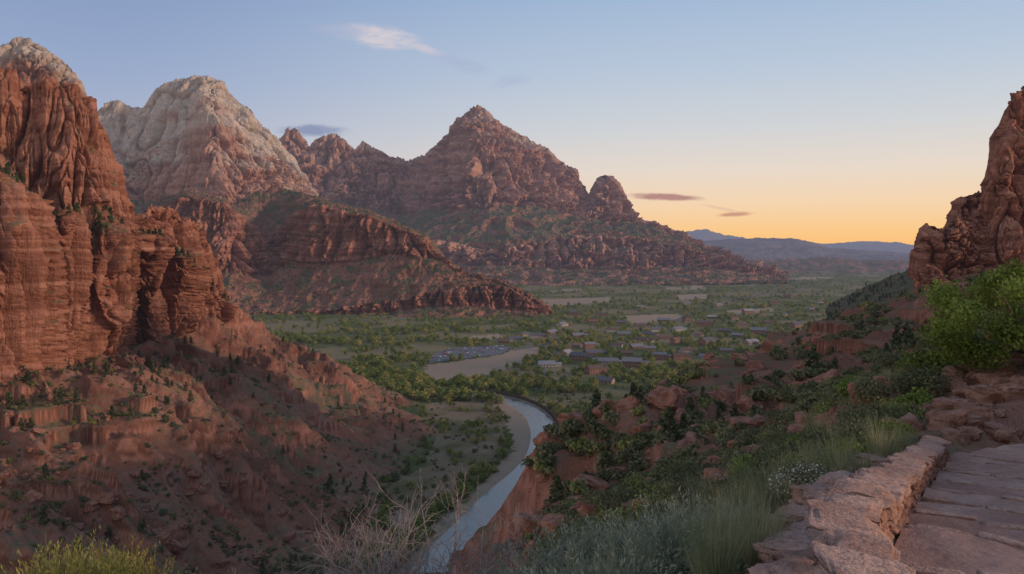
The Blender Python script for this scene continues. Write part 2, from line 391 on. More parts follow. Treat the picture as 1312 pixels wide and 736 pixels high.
# ---------------- ground sheet
def polar():
    th=np.radians(np.concatenate([np.linspace(-70,-36,40)[:-1],np.linspace(-36,36,1250),np.linspace(36,70,40)[1:]]))
    r=np.concatenate([np.geomspace(1.2,120,300)[:-1],np.geomspace(120,760,560)[:-1],np.geomspace(760,2500,110)[:-1],np.geomspace(2500,90000,60)])
    T,Rr=np.meshgrid(th,r)
    return Rr*np.sin(T),Rr*np.cos(T)
GX,GY=polar();GZ=H(GX,GY)
def masks(x,y,z):
    r=np.hypot(x,y)
    val=sst(3.5,0.6,z+1.0*pn2(x/15,y/15));d=pdist(x,y,RV)
    fl=inpoly(x,y,FLAT)*sst(12,20,d)
    val=val*(1-0.35*fl)
    jx=x+5*pn2(x/14,y/14)+2*pn2(x/5,y/5);jy=y+8*pn2(x/18+5,y/18)+3*pn2(x/5,y/5+3)
    sand=inpoly(jx,jy,SAND)*0.85
    sand=np.maximum(sand,sst(RHW+6,RHW+3,d)*0.5)
    for q in PALE: sand=np.maximum(sand,inpoly(jx,jy,q)*0.9)
    sand=np.maximum(sand,inpoly(jx,jy,FIELD)*0.85)*(z<2)
    sand=np.maximum(sand,0.35*fl*(z<4)*sst(-0.4,0.4,fbm2(x/25,y/25,3)))
    scrub=0.40+0.45*pn2(x/45,y/45)
    n1=sst(-0.5,0.5,fbm2(x/33,y/33,3));n0=sst(-0.1,0.45,fbm2(x/150,y/150,3))
    st=sst(-0.4,0.4,fbm2((z+1.5*pn2(x/30,y/30))/2.2,x/90,3))
    return dict(valley=val,sand=sand,scrub=scrub,n1=n1,n0=n0,strata=st)
addmesh('ground',np.stack([GX,GY,GZ],-1),gridfaces(*GX.shape),[MG],True,masks(GX,GY,GZ))
# ---------------- river
def strip(P,hw,z,name,mat,n=5):
    T=np.gradient(P,axis=0);T/=np.linalg.norm(T,axis=1)[:,None];Nn=np.stack([T[:,1],-T[:,0]],1)
    o=np.linspace(-hw,hw,n);V=np.zeros((len(P),n,3));V[...,:2]=P[:,None,:]+Nn[:,None,:]*o[None,:,None];V[...,2]=z
    return addmesh(name,V,gridfaces(len(P),n),[mat],True)
m=M('river_water');p=m.pos()
n=m.noise(m.sc(p,(0.5,0.5,0.5)),1.0,4,0.65,0.5);n2=m.noise(m.sc(p,(0.06,)*3),1.0,3,0.6)
bs=m.n('ShaderNodeBsdfPrincipled',{'Base Color':m.mix(m.mr(n2,0.35,0.65),(0.14,0.14,0.12),(0.24,0.225,0.19)),'Roughness':m.mr(n2,0.3,0.7,0.1,0.28),'IOR':1.36,'Specular IOR Level':0.7,'Normal':m.bump(n,0.4,0.18)})
M_wat=m.out(bs.outputs[0])
strip(RV,RHW+4,-1.1,'river',M_wat)
# ---------------- cliff lofts
LOFTS={}
def gblur(a,s,ax):
    if s<=0: return a
    k=int(3*s)+1;xs=np.arange(-k,k+1);g=np.exp(-xs**2/(2*s*s));g/=g.sum()
    pad=[(0,0)]*a.ndim;pad[ax]=(k,k);b=np.pad(a,pad,mode='edge')
    return np.apply_along_axis(lambda v:np.convolve(v,g,'valid'),ax,b)
def loft(name,x0,x1,lines,step,mat,back,drop,A,w1,jag,As=0.05,hs=None,At=0.4,seed=0,vstep=None,vert=5.0,bw=1.3,S=1.0,tk=0.72,fin=0.35):
    cols=np.arange(x0,x1+0.01,step);vstep=vstep or step
    L=[]
    for l in lines:
        q=np.array(l['p'],float);py=np.interp(cols,q[:,0],q[:,1]);d=np.interp(cols,q[:,0],q[:,2])
        d=gblur(d,l.get('db',6)/step,0);py=gblur(py,l.get('b',0)/step,0)
        L.append([py,d])
    for k in range(1,len(L)): L[k][0]=np.maximum(L[k][0],L[k-1][0]+0.3)
    Wd=[unp(cols,a,b) for a,b in L]
    rad=Wd[0].copy();rad[:,2]=0;rad/=np.linalg.norm(rad,axis=1)[:,None]
    b1=Wd[0]+rad*back*0.35;b1[:,2]-=drop*0.15;b2=Wd[0]+rad*back;b2[:,2]-=drop
    Pl=[b2,b1]+Wd
    cl=[0.5,0.6]+[l['c'] for l in lines];pa=[lines[0]['pale']]*2+[l['pale'] for l in lines];ve=[0.3,0.3]+[l['veg'] for l in lines]
    tops=[0.4,0.8]+[max(0,1-0.6*k) if k<2 else 0 for k in range(len(lines))]
    rows=[];C=[];Pa=[];Ve=[];Tp=[]
    for k in range(len(Pl)-1):
        if k<2: n=max(4,int(8/vstep))
        else: n=max(3,int(np.percentile(L[k-1][0]-L[k-2][0],85)/vstep))
        for t in np.arange(n)/n:
            rows.append(Pl[k]*(1-t)+Pl[k+1]*t)
            C.append(cl[k]);Pa.append(pa[k]*(1-t)+pa[k+1]*t);Ve.append(ve[k]*(1-t)+ve[k+1]*t if k<2 else ve[k]);Tp.append(tops[k]*(1-t)+tops[k+1]*t if k<2 else tops[k]*(1-t)**3+tops[k+1]*t)
    rows.append(Pl[-1]);C.append(cl[-1]);Pa.append(pa[-1]);Ve.append(ve[-1]);Tp.append(0)
    P=np.array(rows);C=gblur(np.array(C,float),1.5/vstep,0)[:,None];Tp=np.array(Tp)[:,None]
    C=np.broadcast_to(C,P.shape[:2]);Pa=np.broadcast_to(np.array(Pa)[:,None],P.shape[:2]);Ve=np.broadcast_to(np.array(Ve)[:,None],P.shape[:2])
    Ps=P.copy()
    for i in range(3): Ps[...,i]=gblur(gblur(P[...,i],4/vstep,0),8/step,1)
    du=np.gradient(Ps,axis=1);dv_=np.gradient(Ps,axis=0);N=np.cross(du,dv_);N/=np.linalg.norm(N,axis=-1)[...,None]+1e-9
    tc=-P.copy();tc[...,2]=0;tc/=np.linalg.norm(tc,axis=-1)[...,None]
    N=np.where((N*tc).sum(-1,keepdims=True)<0,-N,N)
    N[...,2]*=0.2;N=N+0.4*tc;N/=np.linalg.norm(N,axis=-1)[...,None]+1e-9
    X,Y,Z=P[...,0]+seed*31.7*w1,P[...,1],P[...,2]
    wq=0.12*w1;zv=Z/(w1*vert)
    X2=X+wq*pn3(X/w1,Y/w1,zv*2)+0.03*w1*pn3(X/w1*4,Y/w1*4,Z/w1*2);Y2=Y+wq*pn3(X/w1+7,Y/w1,zv*2)
    b0=np.abs(pn3(X2/(w1*2.6),Y2/(w1*2.6),zv/2.6))**0.75
    n1_=pn3(X2/w1,Y2/w1,zv);b1=np.abs(n1_)**0.6
    n2_=pn3(X2/w1*2.7+3,Y2/w1*2.7,zv*1.6);b2=np.abs(n2_)**0.6
    n3_=pn3(X2/w1*6.0,Y2/w1*6.0+5,zv*3.0);b3=np.abs(n3_)**0.8
    f1=1-2*np.abs(pn3(X2/w1*1.6+9,Y2/w1*1.6,zv*1.2))
    f2=1-2*np.abs(pn3(X2/w1*4.2+9,Y2/w1*4.2,zv*2.2))
    mk=0.3+0.7*sst(-0.2,0.3,pn3(X/(w1*2),Y/(w1*2)+4,Z/(w1*4)))
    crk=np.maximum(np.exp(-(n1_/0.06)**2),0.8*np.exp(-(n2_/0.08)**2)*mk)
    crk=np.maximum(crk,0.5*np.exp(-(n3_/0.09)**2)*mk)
    fi=pn3(X/w1*12,Y/w1*12,Z/w1*6)+0.6*pn3(X/w1*28,Y/w1*28,Z/w1*18)
    hs=hs or w1*0.5
    zz=Z+hs*0.9*pn2(X/(w1*3),Y/(w1*3))
    s1=np.tanh(3.5*pn2(zz/hs,zz*0+seed+X/(w1*12)))+0.6*np.tanh(3*pn2(zz/hs*2.9,zz*0+seed+5+X/(w1*5)))
    sm_=sst(-0.1,0.5,pn3(X/(w1*1.7),Y/(w1*1.7),Z/(w1*1.7)))
    ds=bw*b0+b1+0.5*b2*mk+0.2*b3+fin*(f1+0.4*f2*mk)
    ds=ds-ds[C>0.5].mean()
    dd=C*A*(ds+0.045*fi-0.2*crk)+C*A*As*s1*sm_
    tg=1-np.abs(pn3(X/(w1*1.2),Y/(w1*1.2),Z/(w1*6)))*2
    tg2=1-np.abs(pn3(X/(w1*.45),Y/(w1*.45),Z/(w1*2.5)))*2
    dd=dd+(1-C)*A*At*(tg+0.35*tg2+0.12*fi-0.6)
    dd=dd*(1-tk*Tp)
    P=P+N*dd[...,None]
    dep=np.linalg.norm(Wd[0],axis=1)[None,:]
    P[...,2]+=Tp*jag*dep/F*(1.1*b1+0.7*b2+0.5*b3-0.85+0.2*fi)
    st=sst(-0.55,0.55,fbm2((Z+3*S*pn2(X/(60*S),Y/(60*S)))/(3.2*S),X/(200*S),4,0.65))
    bl=sst(-0.4,0.4,fbm3(X/(25*S),Y/(25*S),Z/(25*S),2))
    pal=sst(0.25,0.75,Pa+0.35*fbm3(X/(40*S),Y/(40*S),Z/(15*S),3))
    vn=fbm3(X/(9*S),Y/(9*S),Z/(9*S),3)
    ve_=np.clip(0.1+Ve*0.75+0.5*vn,0,1)
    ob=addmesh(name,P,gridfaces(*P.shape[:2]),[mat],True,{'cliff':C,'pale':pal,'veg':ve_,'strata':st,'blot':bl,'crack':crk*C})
    LOFTS[name]=(P,C,Ve);return ob
def ln(p,c,pale,veg,b=0,db=6): return dict(p=p,c=c,pale=pale,veg=veg,b=b,db=db)
loft('red_cliff',-90,299,[
 ln([(-90,85,400),(0,97,400),(15,95,400),(30,112,400),(60,108,400),(78,103,405),(100,118,410),(120,142,420),(135,172,430),(150,205,440),(160,245,450),(168,277,465),(180,278,480),(195,268,490),(212,265,500),(235,282,520),(255,292,540),(270,322,560),(285,362,580),(299,402,600)],1,0.0,0.25),
 ln([(-90,190,390),(0,222,385),(20,240,385),(40,262,390),(75,285,392),(100,262,397),(125,262,407),(150,285,427),(170,300,450),(200,305,470),(250,335,510),(275,370,555),(299,404,598)],0.4,0,0.6,3),
 ln([(-90,200,335),(0,228,326),(18,236,328),(30,262,345),(40,292,385),(48,300,372),(60,280,345),(88,274,345),(102,290,372),(110,330,408),(118,325,400),(130,300,392),(150,300,405),(163,318,440),(172,345,475),(180,320,455),(192,285,448),(206,285,455),(216,320,490),(226,330,480),(238,305,478),(250,310,495),(260,350,535),(275,372,545),(299,405,594)],1,0,0.2,1.0,2.0),
 ln([(-90,545,275),(0,530,298),(32,520,320),(42,512,352),(60,508,348),(72,488,360),(100,478,392),(110,474,415),(130,470,420),(150,452,445),(170,450,475),(200,446,480),(218,440,512),(250,433,540),(299,407,592)],0.3,0,0.3,0,3),
 ln([(-90,600,255),(0,580,282),(60,545,335),(130,510,405),(200,480,470),(250,460,530),(299,425,585)],0.3,0,0.3)],
 0.6,R_near,60,60,19,17,12,As=0.03,hs=6,seed=1,vert=16,bw=1.0,At=0.15)
loft('sandstone_peak',-60,135,[
 ln([(-60,95,1500),(0,60,1500),(18,51,1500),(40,52,1500),(60,63,1500),(80,77,1500),(95,92,1500),(104,112,1500),(118,150,1500),(135,190,1500)],1,0.9,0.1),
 ln([(-60,120,1450),(0,100,1450),(60,100,1450),(104,125,1450),(135,200,1450)],1,0.1,0.1),
 ln([(-60,260,1400),(135,300,1400)],1,0,0.1)],1.0,R_mesa,150,150,32,40,6,As=0.03,seed=2,S=3,vert=12)
loft('sandstone_dome',105,425,[
 ln([(105,160,2750),(125,142,2750),(140,130,2750),(152,127,2750),(168,138,2750),(184,137,2750),(200,113,2750),(225,103,2750),(262,98,2750),(284,103,2730),(300,126,2720),(320,140,2720),(335,160,2720),(350,176,2720),(365,192,2720),(380,208,2720),(395,236,2720),(410,262,2700),(425,275,2700)],1,1.0,0.05),
 ln([(105,205,2650),(200,200,2600),(240,180,2520),(262,140,2450),(280,150,2430),(300,175,2480),(340,200,2560),(380,228,2640),(425,278,2650)],1,0.5,0.1,3),
 ln([(105,250,2550),(200,258,2480),(262,262,2300),(300,262,2340),(400,268,2520),(425,282,2520)],0.2,0.0,0.75,4),
 ln([(105,330,2200),(425,340,2200)],0.2,0,0.7)],0.75,R_dome,500,400,62,80,5,As=0.03,seed=3,vert=13,bw=0.8,S=4.5)
loft('peak_mountain',352,1010,[
 ln([(352,200,4400),(360,176,4400),(370,164,4400),(382,167,4400),(395,188,4400),(410,177,4450),(430,171,4450),(440,178,4450),(455,193,4450),(465,181,4450),(480,191,4450),(500,201,4500),(520,206,4500),(545,200,4500),(560,186,4500),(575,170,4500),(588,151,4450),(600,141,4450),(612,136,4450),(624,142,4450),(634,154,4450),(645,161,4450),(660,169,4450),(680,181,4450),(700,190,4450),(715,206,4450),(738,221,4450),(746,241,4450),(752,252,4450),(758,248,4450),(764,233,4400),(776,224,4400),(788,230,4400),(798,246,4400),(806,262,4400),(814,282,4350),(835,285,4300),(870,300,4200),(900,316,4100),(940,335,4000),(1010,350,3900)],1,0.35,0.05),
 ln([(352,215,4250),(420,215,4300),(520,235,4300),(570,215,4200),(612,185,4030),(640,205,4000),(690,225,4180),(740,250,4330),(752,262,4330),(775,250,4250),(790,258,4250),(814,283,4250),(870,302,4100),(900,318,4000),(1010,352,3800)],1,0.1,0.05,4),
 ln([(352,240,4050),(420,255,4100),(480,268,4150),(520,277,4150),(560,264,3950),(600,270,3800),(640,262,3800),(680,262,3930),(720,272,3980),(750,279,4020),(790,283,4060),(815,286,4060),(835,289,4000),(870,304,3950),(900,319,3850),(940,338,3800),(1010,353,3700)],0.1,0,0.78,3),
 ln([(352,300,3750),(520,302,3700),(560,308,3600),(620,320,3500),(660,316,3480),(720,306,3600),(770,302,3600),(830,308,3600),(870,314,3600),(900,324,3600),(940,340,3600),(1010,354,3550)],0.85,0,0.3,3),
 ln([(352,335,3650),(560,338,3500),(640,340,3400),(720,344,3480),(800,345,3480),(860,342,3500),(900,343,3500),(940,348,3500),(1010,357,3450)],0.1,0,0.55,2),
 ln([(352,375,2900),(640,369,2950),(800,367,3000),(900,365,3050),(1010,363,3150)],0.1,0,0.7)],0.8,R_far,900,500,105,78,5,As=0.04,hs=40,At=0.28,seed=4,vert=15,bw=0.9,S=6.5,fin=0.45)
loft('red_mesa',185,712,[
 ln([(185,266,2000),(215,252,2000),(245,243,2000),(270,250,2000),(300,262,2050),(320,250,2100),(350,240,2150),(385,246,2100),(430,261,2000),(470,269,1950),(510,285,1900),(545,301,1850),(562,318,1800),(572,336,1780),(600,350,1720),(640,359,1680),(675,374,1640),(712,402,1600)],0.3,0,0.55),
 ln([(185,272,1800),(240,252,1780),(290,262,1760),(325,290,1850),(345,305,1950),(362,295,1950),(385,270,1850),(410,262,1780),(430,269,1750),(470,277,1730),(510,291,1700),(545,306,1690),(562,322,1690),(572,338,1690),(600,353,1660),(640,361,1640),(675,376,1610),(712,403,1590)],1,0,0.15,2),
 ln([(185,345,1760),(300,350,1720),(345,352,1800),(365,338,1800),(400,338,1740),(450,336,1710),(500,327,1680),(540,329,1665),(565,334,1665),(580,345,1660),(640,363,1630),(712,404,1580)],0.12,0,0.42,2),
 ln([(185,402,1620),(400,400,1600),(500,387,1590),(560,374,1580),(600,368,1580),(640,366,1580),(675,379,1575),(712,405,1570)],0.9,0,0.2,2),
 ln([(185,406,1600),(400,406,1590),(500,399,1580),(560,392,1570),(600,392,1565),(650,397,1560),(690,403,1555),(712,407,1550)],0.1,0,0.45,2),
 ln([(185,424,1450),(712,416,1470)],0.1,0,0.6)],0.7,R_mesa,500,120,38,30,3,As=0.06,hs=13,At=0.25,seed=5,vert=11,S=3,fin=0.4)
loft('canyon_cliff',1175,1440,[
 ln([(1175,350,330),(1179,300,330),(1186,288,330),(1200,290,330),(1212,296,330),(1222,268,335),(1228,256,335),(1240,250,335),(1262,248,340),(1270,215,340),(1280,168,340),(1290,138,340),(1300,122,340),(1312,112,345),(1340,95,350),(1440,70,360)],1,0.0,0.1),
 ln([(1175,364,312),(1200,366,308),(1240,352,310),(1300,345,310),(1440,345,310)],0.4,0,0.3),
 ln([(1175,400,300),(1440,400,295)],0.4,0,0.4)],0.5,R_near,60,40,13,11,6,As=0.05,hs=6,seed=6,vert=17)
loft('scrub_hill',1060,1300,[
 ln([(1060,392,800),(1085,380,800),(1110,367,800),(1150,350,780),(1200,338,760),(1300,325,740)],0.2,0,0.9),
 ln([(1060,398,740),(1110,390,700),(1200,385,650),(1300,380,640)],0.2,0,0.9),
 ln([(1060,440,640),(1300,440,560)],0.2,0,0.9)],1.2,R_mesa,200,80,12,50,3,seed=7)
def hillmat(name,c1,c2,S):
    m=M(name);p=m.pos();n=m.noise(m.sc(p,(1/S,1/S,2/S)),1.0,4,0.6)
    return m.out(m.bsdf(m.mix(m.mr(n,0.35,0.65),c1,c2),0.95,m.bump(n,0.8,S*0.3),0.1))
HM=hillmat('far_hill_rock',(0.10,0.08,0.08),(0.17,0.13,0.115),400)
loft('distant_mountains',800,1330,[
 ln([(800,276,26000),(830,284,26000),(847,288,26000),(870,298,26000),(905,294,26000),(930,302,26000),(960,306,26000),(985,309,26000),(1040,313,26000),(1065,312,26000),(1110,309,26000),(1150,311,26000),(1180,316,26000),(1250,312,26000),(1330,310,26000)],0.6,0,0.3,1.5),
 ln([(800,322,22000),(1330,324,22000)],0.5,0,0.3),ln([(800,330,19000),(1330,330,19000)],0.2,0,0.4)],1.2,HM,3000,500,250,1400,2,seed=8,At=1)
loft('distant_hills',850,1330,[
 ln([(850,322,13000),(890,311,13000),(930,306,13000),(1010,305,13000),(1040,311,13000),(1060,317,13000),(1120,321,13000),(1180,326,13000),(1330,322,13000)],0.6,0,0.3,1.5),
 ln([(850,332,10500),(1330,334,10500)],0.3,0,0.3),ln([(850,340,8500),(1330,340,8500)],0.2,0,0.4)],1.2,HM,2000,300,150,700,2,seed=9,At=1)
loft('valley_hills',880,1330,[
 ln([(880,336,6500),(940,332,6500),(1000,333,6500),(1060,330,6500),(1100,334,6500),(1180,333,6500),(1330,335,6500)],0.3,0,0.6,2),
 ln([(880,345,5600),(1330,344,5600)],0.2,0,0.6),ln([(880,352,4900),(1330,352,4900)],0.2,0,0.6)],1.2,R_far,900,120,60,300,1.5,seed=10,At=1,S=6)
# ---------------- plant builders
def quads(P,size,outn=None,asp=1.0,jit=0.4,rng=rs):
    n=len(P);a=rng.normal(size=(n,3));
    if outn is not None: a=a*0.7+outn
    a/=np.linalg.norm(a,axis=1)[:,None]+1e-9
    b=np.cross(a,rng.normal(size=(n,3)));b/=np.linalg.norm(b,axis=1)[:,None]+1e-9;c=np.cross(a,b)
    s=(size*(1+jit*(rng.rand(n)*2-1)))[:,None] if np.isscalar(size) else size[:,None]
    V=np.stack([P-b*s-c*s*asp*0.3,P+c*s*asp*0.9-b*s*0.2,P+b*s+c*s*asp*0.2,P-c*s*asp*0.9+b*s*0.1],1)
    return V.reshape(-1,3),np.arange(n*4).reshape(n,4)
def tube(pts,rad,k=5):
    pts=np.array(pts,float);n=len(pts);T=np.gradient(pts,axis=0);T/=np.linalg.norm(T,axis=1)[:,None]+1e-9
    a=np.cross(T,[0.31,0.9,0.2]);a/=np.linalg.norm(a,axis=1)[:,None]+1e-9;b=np.cross(T,a)
    an=np.arange(k)*2*math.pi/k
    V=pts[:,None]+(a[:,None]*np.cos(an)[None,:,None]+b[:,None]*np.sin(an)[None,:,None])*np.array(rad)[:,None,None]
    i=np.arange(n*k).reshape(n,k);j=np.roll(i,-1,axis=1)
    return V.reshape(-1,3),np.stack([i[:-1],j[:-1],j[1:],i[1:]],-1).reshape(-1,4)
class Acc:
    def __init__(s): s.V=[];s.F=[];s.I=[];s.o=0
    def add(s,vf,mi=0):
        V,Fc=vf;s.V.append(V);s.F.append(Fc+s.o);s.I.append(np.full(len(Fc),mi));s.o+=len(V)
    def make(s,name,mats,link=False,smooth=False,parent=None,tone=None):
        V=np.concatenate(s.V);at=None
        if tone:
            r_=np.random.RandomState(3).rand(len(V)//4+1).repeat(4)[:len(V)]
            at={'tone':np.clip(0.5+0.9*pn3(V[:,0]*tone+3,V[:,1]*tone,V[:,2]*tone)+0.5*(r_-0.5),0,1)}
        return addmesh(name,V,np.concatenate(s.F),mats,smooth,at,np.concatenate(s.I),parent,link)
def crown(lobes,n,ls,hollow=0.5,rng=rs):
    tot=sum(l[3]**2 for l in lobes);P=[];O=[]
    for (x,y,z,r,sz) in lobes:
        k=max(8,int(n*r*r/tot));d=rng.normal(size=(k,3));d/=np.linalg.norm(d,axis=1)[:,None]
        rad=r*(hollow+(1-hollow)*rng.rand(k)**0.6)*(1+0.18*rng.normal(size=k))
        q=d*rad[:,None];q[:,2]*=sz;P.append(q+[x,y,z]);O.append(d)
    return quads(np.concatenate(P),ls,np.concatenate(O),rng=rng)
def broadleaf(i,n=520,ls=0.42,h=1.0):
    r=np.random.RandomState(i);A=Acc()
    A.add(tube([(0,0,-0.5),(0.1,0,1.5),(0.2*r.randn(),0.2*r.randn(),3.5),(0.3*r.randn(),0.3*r.randn(),6)],[0.35,0.28,0.2,0.08],4),0)
    lobes=[]
    for k in range(r.randint(6,10)):
        a=r.rand()*6.28;q=r.rand()**0.7*3.0;z=3.0+r.rand()*5.0*h*(1-q/5)
        rr=1.2+r.rand()*1.3
        lobes.append((q*math.cos(a),q*math.sin(a),z,rr,0.8))
        A.add(tube([(0,0,2.0),(q*.5*math.cos(a),q*.5*math.sin(a),z*.6+0.6),(q*math.cos(a),q*math.sin(a),z)],[0.13,0.09,0.03],4),0)
    lobes.append((0,0,7.2*h,1.7,0.9));lobes.append((0,0,4.8,2.3,0.8));lobes.append((0,0,2.5,2.2,0.7))
    A.add(crown(lobes,n,ls,0.6,r),1);return A
def conifer(i,n=300):
    r=np.random.RandomState(100+i);A=Acc()
    A.add(tube([(0,0,-0.4),(0,0,2),(0.05,0,5.6)],[0.17,0.12,0.03],4),0)
    P=[];O=[]
    for k in range(n):
        t=r.rand()**0.8;z=0.5+4.6*t;R=(1.7*(1-t)**0.6+0.2)*(0.75+0.3*math.sin(z*4+i)+0.3*r.randn()*0.5)
        a=r.rand()*6.28;q=R*(0.5+0.5*r.rand());P.append((q*math.cos(a),q*math.sin(a),z-0.25*q));O.append((math.cos(a),math.sin(a),0.5))
    A.add(quads(np.array(P),0.27,np.array(O),rng=r),1);return A
def shrub(i,n=260,ls=0.105,w=0.9,h=0.75):
    r=np.random.RandomState(200+i);A=Acc();lob=[]
    for k in range(9):
        a=r.rand()*6.28;q=r.rand()**0.6*w*0.6;z=h*(0.3+0.45*r.rand())
        lob.append((q*math.cos(a),q*math.sin(a),z,0.24+0.2*r.rand(),0.85))
        A.add(tube([(0,0,-0.1),(q*.4*math.cos(a),q*.4*math.sin(a),z*.5),(q*math.cos(a),q*math.sin(a),z*1.1)],[0.02,0.014,0.005],4),0)
    A.add(crown(lob,n,ls,0.35,r),1);return A
def tuft(i,n=240,h=0.75,spread=0.42,wd=0.007,lean=0.5,base=0.12):
    r=np.random.RandomState(300+i);A=Acc()
    a=r.rand(n)*6.28;q=r.rand(n)**0.6*base;L=h*(0.55+0.5*r.rand(n))
    la=a+r.randn(n)*0.5;ln_=lean*(0.2+0.8*r.rand(n))*(0.4+q/base*0.6)
    seg=4;pts=[]
    for t in np.linspace(0,1,seg):
        x=q*np.cos(a)+np.cos(la)*ln_*L*t**1.6;y=q*np.sin(a)+np.sin(la)*ln_*L*t**1.6
        z=L*t*(1-0.25*ln_*t);pts.append(np.stack([x,y,z],1))
    side=np.stack([-np.sin(la+r.randn(n)),np.cos(la+r.randn(n)),0*la],1)
    for k in range(seg-1):
        w0=wd*(1-k/(seg-0.8));w1=wd*(1-(k+1)/(seg-0.8))
        A.add((np.stack([pts[k]-side*w0,pts[k]+side*w0,pts[k+1]+side*w1,pts[k+1]-side*w1],1).reshape(-1,3),np.arange(n*4).reshape(n,4)),0)
    return A
def stems(i,n=150,h=1.0,leaf=0.022,per=14,spread=0.55):
    r=np.random.RandomState(400+i);A=Acc();P=[];O=[]
    for k in range(n):
        a=r.rand()*6.28;ln_=spread*r.rand()**0.7;L=h*(0.6+0.45*r.rand())*(1-0.25*ln_)
        p0=np.array([0.1*r.randn(),0.1*r.randn(),0]);d=np.array([math.cos(a)*ln_,math.sin(a)*ln_,1.0]);d/=np.linalg.norm(d)
        c=np.array([r.randn()*.06,r.randn()*.06,0])
        pts=[p0+d*L*t+c*t*t for t in (0,0.4,0.75,1)]
        A.add(tube(pts,[0.006,0.005,0.003,0.0015],4),0)
        for t in 0.3+0.72*r.rand(per): P.append(p0+d*L*t+c*t*t+r.randn(3)*0.014);O.append(d)
    P=np.array(P);O=np.array(O);nn=len(P)
    dirn=O+0.5*r.randn(nn,3);dirn/=np.linalg.norm(dirn,axis=1)[:,None];s=np.cross(dirn,r.randn(nn,3));s/=np.linalg.norm(s,axis=1)[:,None]
    V=np.stack([P,P+dirn*leaf+s*leaf*.25,P+dirn*leaf*2.3,P+dirn*leaf-s*leaf*.25],1).reshape(-1,3)
    A.add((V,np.arange(nn*4).reshape(nn,4)),1);return A
ICO={}
def ico(sub):
    if sub not in ICO:
        bm=bmesh.new();bmesh.ops.create_icosphere(bm,subdivisions=sub,radius=1.0)
        ICO[sub]=(np.array([v.co[:] for v in bm.verts]),np.array([[v.index for v in f.verts] for f in bm.faces]));bm.free()
    return ICO[sub]
def rock(i,sub=5,sq=0.45,am=0.18,fr=1.0,chop=7):
    V,Fc=ico(sub);V=np.sign(V)*np.abs(V)**sq
    o=i*13.7
    r=np.random.RandomState(i)
    for _ in range(chop):
        nn=r.normal(size=3);nn[2]*=0.6;nn/=np.linalg.norm(nn);dd=V@nn;t=0.72+0.25*r.rand();m=dd>t;V=V-np.outer(np.where(m,(dd-t)*0.92,0),nn)
    k=1+am*pn3(V[:,0]*1.1*fr+o,V[:,1]*1.1*fr,V[:,2]*1.1)+am*0.5*pn3(V[:,0]*2.7*fr+o,V[:,1]*2.7*fr,V[:,2]*3.5)+am*.3*pn3(V[:,0]*7*fr+o,V[:,1]*7*fr,V[:,2]*7)+am*.15*pn3(V[:,0]*16*fr+o,V[:,1]*16*fr,V[:,2]*12)
    st=0.05*np.tanh(5*pn2(V[:,2]*3.5+o,V[:,2]*0+o))
    V=V*k[:,None];V[:,:2]*=(1+st)[:,None]
    return V,Fc
def stonemat(name,c1,c2,c3):
    m=M(name);oc=m.pos()
    n=m.noise(m.sc(oc,(2.2,2.2,5)),1.0,5,0.65);n2=m.noise(m.sc(oc,(20,)*3),1.0,4,0.72)
    c=m.mix(m.mr(n,0.3,0.7),c1,c2);c=m.mix(m.ma('MULTIPLY',m.mr(n2,0.46,0.66),0.65),c,c3)
    return m.out(m.bsdf(c,0.92,m.bump(m.ma('ADD',m.ma('MULTIPLY',n,1.0),m.ma('MULTIPLY',n2,0.45)),1.0,0.08),0.15),False)
M_st=stonemat('sandstone_block',(0.26,0.135,0.097),(0.40,0.24,0.18),(0.17,0.095,0.07))
M_st2=stonemat('pink_slab',(0.35,0.21,0.16),(0.50,0.335,0.265),(0.23,0.135,0.105))
M_bld=simple('boulder_rock',(0.16,0.075,0.052),(0.33,0.17,0.12),1.2,0.95,0.12)
def coll(name,objs):
    c=bpy.data.collections.new(name)
    for o in objs: c.objects.link(o)
    return c
def scatter(name,pts,scl,c,rot=None,tilt=0.0):
    pts=np.asarray(pts,np.float32);n=len(pts)
    me=bpy.data.meshes.new(name);me.vertices.add(n);me.vertices.foreach_set('co',pts.ravel())
    a=me.attributes.new('scl','FLOAT_VECTOR','POINT');s=np.asarray(scl,np.float32)
    if s.ndim==1: s=np.stack([s,s,s],1)
    a.data.foreach_set('vector',s.ravel())
    ro=np.zeros((n,3),np.float32);ro[:,2]=rs.rand(n)*6.28 if rot is None else rot
    ro[:,:2]=rs.randn(n,2)*tilt
    a=me.attributes.new('rot','FLOAT_VECTOR','POINT');a.data.foreach_set('vector',ro.ravel())
    ob=bpy.data.objects.new(name,me);scene.collection.objects.link(ob)
    g=bpy.data.node_groups.new(name+'_gn','GeometryNodeTree')
    g.interface.new_socket('Geometry',in_out='INPUT',socket_type='NodeSocketGeometry')
    g.interface.new_socket('Geometry',in_out='OUTPUT',socket_type='NodeSocketGeometry')
    gi=g.nodes.new('NodeGroupInput');go=g.nodes.new('NodeGroupOutput');ip=g.nodes.new('GeometryNodeInstanceOnPoints')
    ci=g.nodes.new('GeometryNodeCollectionInfo');ci.inputs['Collection'].default_value=c
    ci.inputs['Separate Children'].default_value=True;ci.inputs['Reset Children'].default_value=True
    def na(nm):
        x=g.nodes.new('GeometryNodeInputNamedAttribute');x.data_type='FLOAT_VECTOR';x.inputs['Name'].default_value=nm;return x.outputs['Attribute']
    L=g.links.new
    L(gi.outputs[0],ip.inputs['Points']);L(ci.outputs[0],ip.inputs['Instance']);ip.inputs['Pick Instance'].default_value=True
    L(na('scl'),ip.inputs['Scale'])
    er=g.nodes.new('FunctionNodeEulerToRotation');L(na('rot'),er.inputs[0]);L(er.outputs[0],ip.inputs['Rotation'])
    L(ip.outputs[0],go.inputs[0])
    md=ob.modifiers.new('scatter','NODES');md.node_group=g
    return ob
